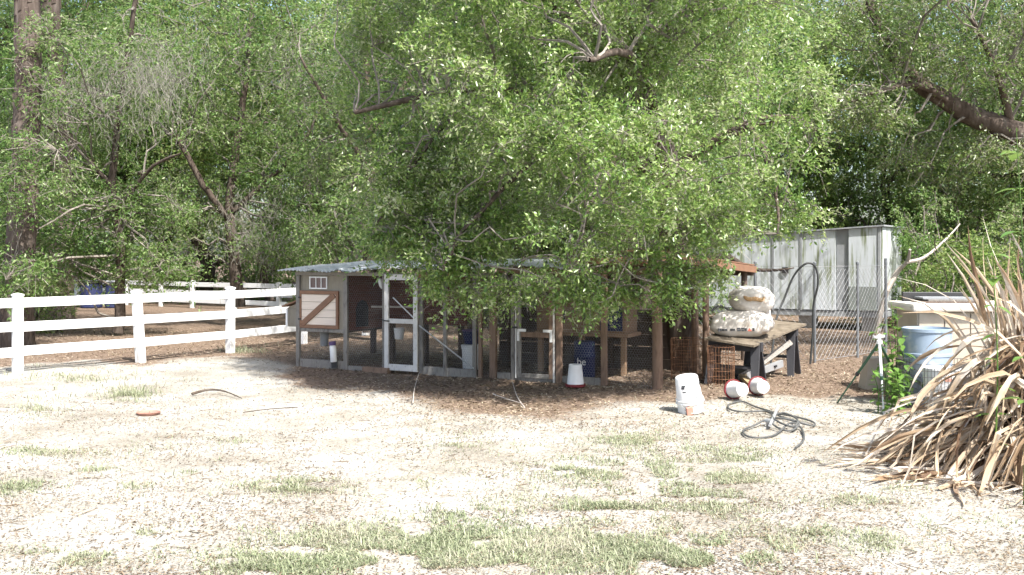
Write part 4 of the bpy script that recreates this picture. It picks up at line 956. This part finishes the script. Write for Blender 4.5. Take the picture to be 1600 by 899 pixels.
MB().add([(-.1, -.06, zt(0) + .012), (Lt + .06, -.06, zt(1) + .012), (Lt + .06, 2.4, zt(1) + .012), (-.1, 2.4, zt(0) + .012), (-.1, -.06, zt(0) + .05), (Lt + .06, -.06, zt(1) + .05), (Lt + .06, 2.4, zt(1) + .06), (-.1, 2.4, zt(0) + .06)], [(3, 2, 1, 0), (4, 5, 6, 7), (0, 1, 5, 4), (1, 2, 6, 5), (2, 3, 7, 6), (3, 0, 4, 7)]).build("roof", M['grey'], t)
MB().box(-.02, Lt + .02, .02, 2.32, zb - .16, zb - .025).build("chassis", M['grey'], t)
for f in (.1, .4, .7, .95): MB().box(f * Lt - .2, f * Lt + .2, .15, .55, -.05, zb - .162).build("support_block", M['concrete'], t)
MB().box(.61 * Lt, .635 * Lt, -.05, -.005, 1.45, 1.6).build("lock_box", M['black'], t)

# ------------------------------------------------------------------ clutter at the right: cabinet, barrel, cage, tripod
p0 = at(1412, 480, 13.6); cx0 = p0.x
t = thing("tan_cabinet", "tan cabinet with a thick cream lid behind the dry leaf clump", "cabinet", (cx0, 13.2, 0))
MB().box(.04, 1.45, .05, .75, -.02, 1.155).build("carcass", M['beige'], t, bevel=.006)
for k in range(4): MB().box(.06 + k * .345, .06 + k * .345 + .33, .03, .049, .05, 1.14).build("front_panel", M['beige'], t, bevel=.004)
MB().box(-.06, 1.75, -.08, .85, 1.16, 1.27).build("lid", M['lid'], t, bevel=.035)
t2 = thing("window_screen_stack", "stack of old grey boards and a black grille on the cream lid", "boards", (cx0 + .12, 13.45, 1.272), math.radians(-4))
MB().box(.0, .75, -.2, .25, 0, .022).build("board", M['darkwood'], t2); MB().box(.1, .85, -.16, .28, .0225, .045).build("board", M['oldwood'], t2); MB().box(.05, .7, -.1, .26, .0455, .07).build("board", M['grey'], t2)
MB().box(-.10, .72, .28, .34, 0, .13).build("grille", M['black'], t2, bevel=.01)
b_ = at(1449, 560, 12.7)
t = thing("blue_barrel", "faded blue plastic barrel standing before the tan cabinet", "barrel", (b_.x + .02, 12.75, 0))
MB().lathe([(.27, 0), (.29, .02), (.295, .30), (.305, .31), (.305, .335), (.295, .345), (.295, .62), (.305, .63), (.305, .66), (.295, .67), (.295, .93), (.31, .935), (.31, .975), (.295, .98), (.285, .93)], 40).build("body", M['drumblue'], t, True)
t = thing("white_tub", "white tub with a red mark standing in the wire cage", "tub", (b_.x - .02, 12.22, 0)); MB().lathe([(.19, 0), (.2, .01), (.225, .50), (.235, .505), (.235, .53), (.22, .53), (.215, .48)], 32).build("body", M['white'], t, True)
mb = MB(); vs = [(.2245 * math.cos(-1.85 + .08 * i), .2245 * math.sin(-1.85 + .08 * i), z) for z in (.38, .425) for i in range(6)]; mb.add(vs, [(i, i + 1, i + 7, i + 6) for i in range(5)]).build("red_mark", M['terracotta'], t)
# wire cage
t = thing("wire_cage", "low black wire cage standing before the blue barrel", "cage", (b_.x - .43, 11.85, 0)); A = []; B = []
for (ax0, ay0, ax1, ay1) in ((0, 0, .85, 0), (0, .75, .85, .75), (0, 0, 0, .75), (.85, 0, .85, .75)):
    for k in range(22): f = k / 21; x_ = ax0 + (ax1 - ax0) * f; y_ = ay0 + (ay1 - ay0) * f; A.append((x_, y_, 0)); B.append((x_, y_, .60))
    for k in range(9): z = k * .075; A.append((ax0, ay0, z)); B.append((ax1, ay1, z))
V, F = seg_prisms(A, B, .0034, 4); tag(link("wire_mesh", np_mesh("wire_mesh", V, F, M['black']), t), kind="stuff")
for (x_, y_) in ((0, 0), (.85, 0), (.85, .75), (0, .75)): MB().tube([(x_, y_, -.02), (x_, y_, .61)], .006, 6).build("corner_rod", M['black'], t)
# leaning beige box
p = on_ground(1371, 609); t = thing("beige_box", "beige tapered box standing in the weeds behind the tripod", "box", (p.x, p.y + .1, 0), .15)
MB().add([(-.20, -.1, 0), (.16, -.1, 0), (.16, .12, 0), (-.20, .12, 0), (-.13, -.08, .44), (.15, -.08, .44), (.15, .10, .44), (-.13, .10, .44)], [(3, 2, 1, 0), (4, 5, 6, 7), (0, 1, 5, 4), (1, 2, 6, 5), (2, 3, 7, 6), (3, 0, 4, 7)]).build("carton", M['beige'], t, bevel=.006)
MB().add([(-.135, -.085, .4405), (.155, -.085, .4405), (.155, .105, .4405), (-.135, .105, .4405), (-.12, -.06, .465), (.13, -.06, .455), (.13, .09, .455), (-.12, .09, .465)], [(3, 2, 1, 0), (4, 5, 6, 7), (0, 1, 5, 4), (1, 2, 6, 5), (2, 3, 7, 6), (3, 0, 4, 7)]).build("lid_flap", M['beige'], t)
# tripod sprinkler
foot1 = on_ground(1308, 630); foot2 = on_ground(1381, 648); foot3 = on_ground(1412, 612); head = at(1374, 535, 12.3)
t = thing("tripod_sprinkler", "green tripod sprinkler with a white head before the weeds", "sprinkler", (head.x, head.y, 0)); o = Vector((head.x, head.y, 0)); hd = Vector((0, 0, head.z))
for f, m in ((foot1, 'green_paint'), (foot2, 'vinyl'), (foot3, 'green_paint')):  # white leg: bright sun on a green leg, put into the colour
    e = f - o; lg = MB().tube([hd, hd.lerp(e, .52)], .017, 8).build("leg", M[m], t, True); MB().tube([hd.lerp(e, .50), e], .011, 8).build("leg_extension", M[m], lg, True); MB().tube([hd.lerp(e, .485), hd.lerp(e, .53)], .024, 10).build("clamp", M['black' if m != 'vinyl' else 'green_paint'], lg, True)
MB().lathe([(.035, -.02), (.035, .02), (.02, .03), (.02, .06)], 14, Matrix.Translation(hd)).build("hub", M['white'], t, True)
MB().tube([hd + Vector((-.05, 0, .06)), hd + Vector((.06, -.01, .075))], .017, 8).tube([hd + Vector((.0, 0, .06)), hd + Vector((.0, 0, .10))], .022, 8).build("sprinkler_head", M['white'], t, True)
MB().tube([hd + Vector((-.06, 0, .05)), hd + Vector((-.075, 0, .085))], .012, 8).build("spray_arm", M['alu'], t, True)

# tangled hose with metal fittings
p = lambda x_, y_, z=.02: on_ground(x_, y_) + Vector((0, 0, z))
c1 = [p(1243, 703), p(1256, 690), p(1252, 672), p(1235, 668, .05), p(1208, 684), p(1172, 686), p(1161, 676), p(1178, 668), p(1200, 662, .05), p(1225, 664, .07), p(1268, 668), p(1270, 662), p(1240, 656, .04), p(1210, 650, .03), p(1192, 645), p(1160, 646), p(1140, 642), p(1140, 634), p(1160, 630), p(1180, 638), p(1205, 646), p(1222, 660, .06), p(1248, 668, .05), p(1236, 676), p(1215, 674, .04), p(1204, 664, .06), p(1222, 656, .08), p(1246, 664, .06), p(1238, 674, .05), p(1212, 668, .08), p(1206, 660, .09)]
t = thing("tangled_hose", "tangled grey hose lying on the litter before the workbench", "hose", p(1215, 668, 0)); o = p(1215, 668, 0)
MB().tube(smooth_path([q - o for q in c1], 6), .011, 8).build("tubing", M['greyhose'], t, True)
MB().tube([p(1203, 672, .05) - o, p(1216, 652, .13) - o], .017, 8).build("nozzle", M['alu'], t, True); MB().tube([p(1196, 664, .05) - o, p(1208, 667, .06) - o], .022, 8).build("coupling", M['alu'], t, True)
# faded dish and stick at the left
q = on_ground(232, 645)
tag(MB().lathe([(.10, 0), (.13, .008), (.145, .035), (.135, .035), (.12, .016), (.05, .012)], 28, Matrix.Translation(q + Vector((0, 0, float(ground_z(np.array([q.x]), np.array([q.y]))[0]) - .006)))).build("shallow_dish", M['terracotta'], None, True), "faded red shallow dish lying on the sand at left", "dish")
tag(MB().tube(smooth_path([p(300, 618, .02), p(325, 615, .05), p(350, 617, .05), p(378, 625, .02)], 5), list(np.linspace(.02, .006, 16)), 6).build("fallen_stick", M['bark'], None, True), "curved dark stick lying on the sand by the red dish", "stick")
tag(MB().tube(smooth_path([p(380, 646, .012), p(420, 642, .02), p(465, 638, .012)], 5), .006, 5).build("thin_stick", M['bark'], None, True), "thin straight stick on the sand left of the coop", "stick")
for (lst, lab) in (([(645, 632), (648, 608), (655, 585)], "pale thin twig standing before the screen door"), ([(820, 640), (808, 622), (800, 598)], "pale thin twig lying before the second run door"), ([(770, 618), (792, 626), (815, 634)], "pale bent twig lying on the litter before the run")):
    g0 = [p(x_, y_, .02) for x_, y_ in lst]; g0[2].z = .03
    tag(MB().tube(smooth_path(g0, 5), list(np.linspace(.008, .004, 11)), 5).build("fallen_twig", M['deadwood'], None, True), lab, "twig")
# drums by the far fence
for (x_, lab, s) in ((143, "dark blue drum with black lid beyond the left fence", 1.0), (176, "small blue drum half hidden beyond the left fence", .7)):
    g0 = at(x_, 400, 36.6); t = thing("far_drum", lab, "drum", (g0.x, 36.6, 0)); t.scale = (s, s, s if s == 1 else .95)
    MB().lathe([(.36, 0), (.38, .02), (.38, .88), (.36, .9)], 24).build("body", M['blue'], t, True); MB().lathe([(.41, .901), (.41, .96), (.38, .98)], 24).build("lid", M['black'], t, True)

# ------------------------------------------------------------------ clump of dead strap leaves
def dead_clump():
    global rng
    rng = np.random.default_rng(91); r = random.Random(91)
    o = Vector((4.74, 8.9, 0)); t = thing("dead_leaf_clump", "large clump of dead tan strap leaves at the right edge", "plant", o)
    def ribbon(base, az, el, ln, w, droop, nseg, twist, bend, kink):
        P = []; s = ln / nseg; d = Vector((math.cos(az) * math.cos(el), math.sin(az) * math.cos(el), math.sin(el))); p_ = Vector(base)
        kk = r.randrange(2, nseg) if kink else -1
        for i in range(nseg + 1):
            P.append(p_.copy()); g = droop * s * (.5 + 1.3 * i / nseg)
            side = Vector((-d.y, d.x, 0)) * (bend + r.uniform(-1.1, 1.1)) * s
            d = (d + Vector((0, 0, -g + r.uniform(-.5, .5) * s)) + side).normalized()
            if i == kk: d = (d * .35 + Vector((r.uniform(-.5, .5), r.uniform(-.5, .5), -.9))).normalized()
            p_ = p_ + d * s
            if p_.z < .025: p_.z = .025 + r.uniform(0, .04); d.z = abs(d.z) * .1
        vs = []
        for i, q_ in enumerate(P):
            f = i / nseg; tv = (P[min(i + 1, nseg)] - P[max(i - 1, 0)]); tv = tv.normalized() if tv.length > 1e-6 else Vector((0, 0, -1))
            x_ = tv.cross(Vector((0, 0, 1))); x_ = x_.normalized() if x_.length > .05 else Vector((1, 0, 0)); n_ = x_.cross(tv)
            a_ = twist * f + .3; xx = x_ * math.cos(a_) + n_ * math.sin(a_); nn = n_ * math.cos(a_) - x_ * math.sin(a_)
            ww = w * (.55 + .9 * f) * (1 if f < .5 else 1 - ((f - .5) / .5) ** 1.8) + .002
            vs += [q_ - xx * ww / 2, q_ - nn * ww * .3, q_ + xx * ww / 2]
        fs = []
        for i in range(nseg):
            for k in (0, 1): a_ = i * 3 + k; fs.append((a_, a_ + 1, a_ + 4, a_ + 3))
        return vs, fs
    def rand_leaf(nseg):
        mode = r.random(); kink = r.random() < .35
        if mode < .08:    # still standing
            az = r.uniform(0, 2 * PI); h = r.uniform(0, .35); el = r.uniform(1.3, 1.53); ln = r.uniform(1.2, 2.2); dp = r.uniform(.1, .8); kink = False; rm = .35
        elif mode < .30:  # arching over
            az = r.uniform(4.0, 7.6); el = r.uniform(.7, 1.3); ln = r.uniform(.9, 1.7); dp = r.uniform(1.2, 2.6); h = r.uniform(0, .8); rm = .4
        elif mode < .62:  # hanging from the heart of the clump
            az = r.uniform(2.4, 5.8); el = r.uniform(-.8, .2); ln = r.uniform(.6, 1.2); dp = r.uniform(.8, 2.2); h = r.uniform(.3, 1.25); rm = .5
        else:             # collapsed, lying out on the ground
            az = r.choice([r.uniform(2.6, 4.0), r.uniform(2.2, 5.6)]); el = r.uniform(-.35, .3); ln = r.uniform(.8, 1.65); dp = r.uniform(.6, 2.0); h = r.uniform(.03, .65); rm = .8
        rad_ = rm * math.sqrt(r.random()); a2_ = r.uniform(0, 6.28); b0 = (rad_ * math.cos(a2_), rad_ * math.sin(a2_), h)
        return ribbon(b0, az, el, ln, r.choice([r.uniform(.014, .034), r.uniform(.03, .062)]), dp, nseg, r.uniform(-3.5, 3.5), r.uniform(-.9, .9), kink)
    mass = MB()
    for i in range(1150): v, f = rand_leaf(7); mass.add(v, f)
    tag(mass.build("leaf_mass", M['dry_grass'], t), kind="stuff")
    for i in range(300): v, f = rand_leaf(8); MB().add(v, f).build("leaf", M['dry_grass'], t)
    for i in range(14):
        a_ = r.uniform(0, 6.28); b0 = Vector((.25 * math.cos(a_), .25 * math.sin(a_), -.05)); MB().tube([b0, b0 + Vector((r.uniform(-.1, .1), r.uniform(-.1, .1), .6)), b0 + Vector((r.uniform(-.3, .3), r.uniform(-.3, .3), r.uniform(.9, 1.5)))], [.022, .018, .012], 6).build("stem", M['dry_grass'], t)
dead_clump()

# leafy plants: big individual leaves
def leafy(name, label, stems, leaf, n, seed, mat='weed_leaf', asp=.55):
    r = random.Random(seed); o = Vector(stems[0][0]); o.z = 0; t = thing(name, label, "plant", o)
    for pts_ in stems:
        pth = smooth_path([Vector(q_) - o for q_ in pts_], 5); MB().tube(pth, list(np.linspace(.009, .003, len(pth))), 5).build("stem", M['weed_leaf' if leaf < .2 else mat], t, True)
        for i in range(n):
            k = int((.25 + .75 * (i + r.random()) / n) * (len(pth) - 1)); b0 = pth[k]; az = r.uniform(0, 6.28) ; d = Vector((math.cos(az), math.sin(az), r.uniform(-.3, .5))).normalized(); s = leaf * r.uniform(.6, 1.15)
            x_ = d.cross(Vector((0, 0, 1))).normalized(); vs = [b0]; fs = []
            for j, (f, w) in enumerate(((.12, .04), (.3, .75), (.55, 1.), (.8, .6), (1., .02))):
                c = b0 + d * s * f + Vector((0, 0, -.35 * s * f * f)); vs += [c - x_ * w * s * asp / 2 + Vector((0, 0, .06 * s * w)), c, c + x_ * w * s * asp / 2 + Vector((0, 0, .06 * s * w))]
            fs += [(0, 1, 2), (0, 2, 3)]
            for j in range(4):
                a_ = 1 + j * 3; fs += [(a_, a_ + 3, a_ + 4, a_ + 1), (a_ + 1, a_ + 4, a_ + 5, a_ + 2)]
            MB().add(vs, fs).build("leaf", M[mat], t, True)
    return t
def stem_from(px, py, Yd, base_px, lean=0): 
    b0 = at(base_px, 400, Yd); b0.z = 0; e = at(px, py, Yd); return [b0, b0.lerp(e, .5) + Vector((.04, 0, 0)), e]
leafy("sapling", "green big-leaved sapling growing up through the dead clump", [stem_from(1549, 372, 8.3, 1553)], .17, 15, 1)
leafy("sapling", "tall sapling at the right edge with its top leaves against the wood", [stem_from(1588, 200, 7.6, 1600), ], .17, 20, 2)
leafy("leafy_weed", "tall green weed climbing beside the tan cabinet", [stem_from(1392, 470, 12.9, 1398), stem_from(1402, 490, 12.8, 1392), stem_from(1368, 512, 12.9, 1385), stem_from(1385, 500, 12.6, 1394), stem_from(1410, 520, 12.5, 1404)], .15, 22, 3)
leafy("leafy_weed", "low green weeds around the beige box", [stem_from(1395, 560, 12.0, 1398), stem_from(1408, 580, 12.1, 1402), stem_from(1362, 575, 12.0, 1372), stem_from(1388, 590, 11.9, 1390), stem_from(1415, 565, 12.2, 1410), stem_from(1380, 570, 11.9, 1384), stem_from(1400, 590, 11.8, 1404)], .13, 20, 4)
t = thing("strap_leaf_shoot", "green strap-shaped leaf shoot at the clump's left side", "plant", on_ground(1455, 640))
for (e, w) in (((-.33, .1, .42), .05), ((-.05, 0, .50), .04), ((.2, .1, .5), .045)):
    pth = smooth_path([Vector((0, 0, 0)), Vector((e[0] * .3, e[1] * .3, e[2] * .7)), Vector(e) + Vector((0, 0, -.02))], 5); mb = MB(); vs = []
    for i, q_ in enumerate(pth): ww = w * math.sin(PI * (.15 + .85 * i / (len(pth) - 1))) + .002; vs += [q_ + Vector((0, -.6 * ww, .6 * ww)), q_, q_ + Vector((0, .6 * ww, -.3 * ww))]
    mb.add(vs, [(i * 3 + k, i * 3 + k + 1, i * 3 + k + 4, i * 3 + k + 3) for i in range(len(pth) - 1) for k in (0, 1)]).build("leaf", M['weed_leaf'], t, True)

# ------------------------------------------------------------------ grass, fallen leaves: uncountable stuff on the ground
rng = np.random.default_rng(101)
# patches in photo pixels: x, y, half width, half height, tuft count
patches = [(205, 615, 42, 14, 46), (20, 762, 40, 10, 40), (60, 705, 75, 6, 40), (465, 765, 85, 10, 110), (420, 880, 100, 16, 150), (540, 850, 160, 34, 260), (610, 885, 200, 22, 220),
           (720, 800, 60, 20, 40), (950, 800, 110, 16, 170), (900, 740, 60, 18, 70), (990, 690, 70, 16, 80), (900, 860, 200, 34, 420), (1050, 875, 170, 24, 260), (1150, 715, 90, 25, 90), (1150, 750, 60, 16, 70), (1110, 800, 22, 8, 18), (1330, 780, 70, 14, 26), (1390, 765, 30, 6, 12), (1270, 835, 35, 8, 18), (1370, 850, 40, 16, 26),
           (205, 850, 60, 22, 50), (100, 875, 90, 16, 55), (150, 735, 14, 3, 8), (215, 765, 14, 3, 7), (310, 742, 10, 4, 8), (655, 760, 14, 3, 8), (810, 780, 12, 8, 9), (360, 690, 30, 6, 6), (700, 700, 120, 40, 26), (250, 700, 200, 60, 24), (1500, 830, 90, 40, 40), (1000, 740, 200, 70, 260), (800, 860, 330, 45, 420), (1100, 780, 220, 60, 160), (120, 590, 120, 12, 34), (380, 548, 40, 6, 20), (60, 640, 60, 20, 25), (700, 850, 130, 40, 140), (1180, 860, 120, 30, 60)]
TP = []
for (x_, y_, hx, hy, n_) in patches:
    a_ = rng.uniform(0, 2 * PI, n_ * 2); q_ = np.abs(rng.normal(size=n_ * 2)) * .62; xx = x_ + hx * q_ * np.cos(a_); yy = y_ + hy * q_ * np.sin(a_)
    Yg = CAM_H * FPX / (yy - 400); TP.append(np.stack([(xx - 800) / FPX * Yg, Yg], 1))
TP = np.concatenate(TP)
n_b = 13; base = np.repeat(TP, n_b, 0) + rng.normal(size=(len(TP) * n_b, 2)) * .10
keep = vnoise(base[:, 0], base[:, 1], .22, 15) > .38; base = base[keep]
N = len(base); az = rng.uniform(0, 2 * PI, N); ht = rng.uniform(.012, .048, N) * (1 + 1.2 * (rng.random(N) < .06)); lean_ = rng.uniform(.3, 1.9, N)
far = np.clip((base[:, 1] - 11) / 3, 0, 1); ht *= 1 + 1.6 * far
z0 = ground_z(base[:, 0], base[:, 1]) - .004
B0 = np.stack([base[:, 0], base[:, 1], z0], 1); dirh = np.stack([np.cos(az), np.sin(az), np.zeros(N)], 1); sd = np.stack([-np.sin(az), np.cos(az), np.zeros(N)], 1)
w = rng.uniform(.0025, .005, N)[:, None]
Mi = B0 + dirh * (ht * lean_ * .35)[:, None] + np.array([0, 0, 1.]) * (ht * .6)[:, None]; Tp = B0 + dirh * (ht * lean_)[:, None] + np.array([0, 0, 1.]) * (ht * (1 - .3 * lean_))[:, None]
V = np.stack([B0 - sd * w, B0 + sd * w, Mi - sd * w * .8, Mi + sd * w * .8, Tp], 1).reshape(-1, 3); k5 = np.arange(N) * 5
F = np.concatenate([np.stack([k5, k5 + 1, k5 + 3], 1), np.stack([k5, k5 + 3, k5 + 2], 1), np.stack([k5 + 2, k5 + 3, k5 + 4], 1)])
tag(link("grass", np_mesh("grass", V, F, M['grass'])), "thin pale green grass tufts scattered over the sand", "grass", kind="stuff")

# fallen leaves and chips
def scatter(n_, y0, y1, dens):
    yy = 1 / rng.uniform(1 / y1, 1 / y0, n_); xx = rng.uniform(-.56, .56, n_) * yy * 1.05
    k = rng.random(n_) < dens(xx, yy); return xx[k], yy[k]
xx, yy = scatter(210000, 5.2, 26, lambda x_, y_: .16 + .22 * np.clip((y_ - 8.5) / 3, 0, 1) + .7 * litter_at(x_, y_) * (.5 + .5 * vnoise(x_, y_, .5, 6)) + .3 * (vnoise(x_, y_, .8, 12) > .5))
N = len(xx); P = np.stack([xx, yy, ground_z(xx, yy) + .004 + .012 * rng.random(N)], 1)
D = rng.normal(size=(N, 3)); D[:, 2] *= .22
LV, LF = leaves_geo(P, D, .024 + .020 * litter_at(xx, yy), .45, 1.6)
LV[:, 2] = np.maximum(LV[:, 2], np.repeat(ground_z(xx, yy), 4) + .002)
tag(link("leaf_litter", np_mesh("leaf_litter", LV, LF, M['litter'])), "fallen brown oak leaves and chips over the yard", "leaf litter", kind="stuff")
# short fallen twigs and straws
xx, yy = scatter(9000, 5.4, 18, lambda x_, y_: .25 + .5 * litter_at(x_, y_)); N = len(xx); a_ = rng.uniform(0, 2 * PI, N); ln = rng.uniform(.04, .16, N)
A = np.stack([xx, yy, ground_z(xx, yy) + .006], 1); B = A + np.stack([np.cos(a_) * ln, np.sin(a_) * ln, rng.uniform(0, .02, N)], 1)
V, F = seg_prisms(A, B, rng.uniform(.0015, .003, N)); tag(link("twig_litter", np_mesh("twig_litter", V, F, M['litter'])), "short fallen twigs and straws strewn over the yard", "twig litter", kind="stuff")
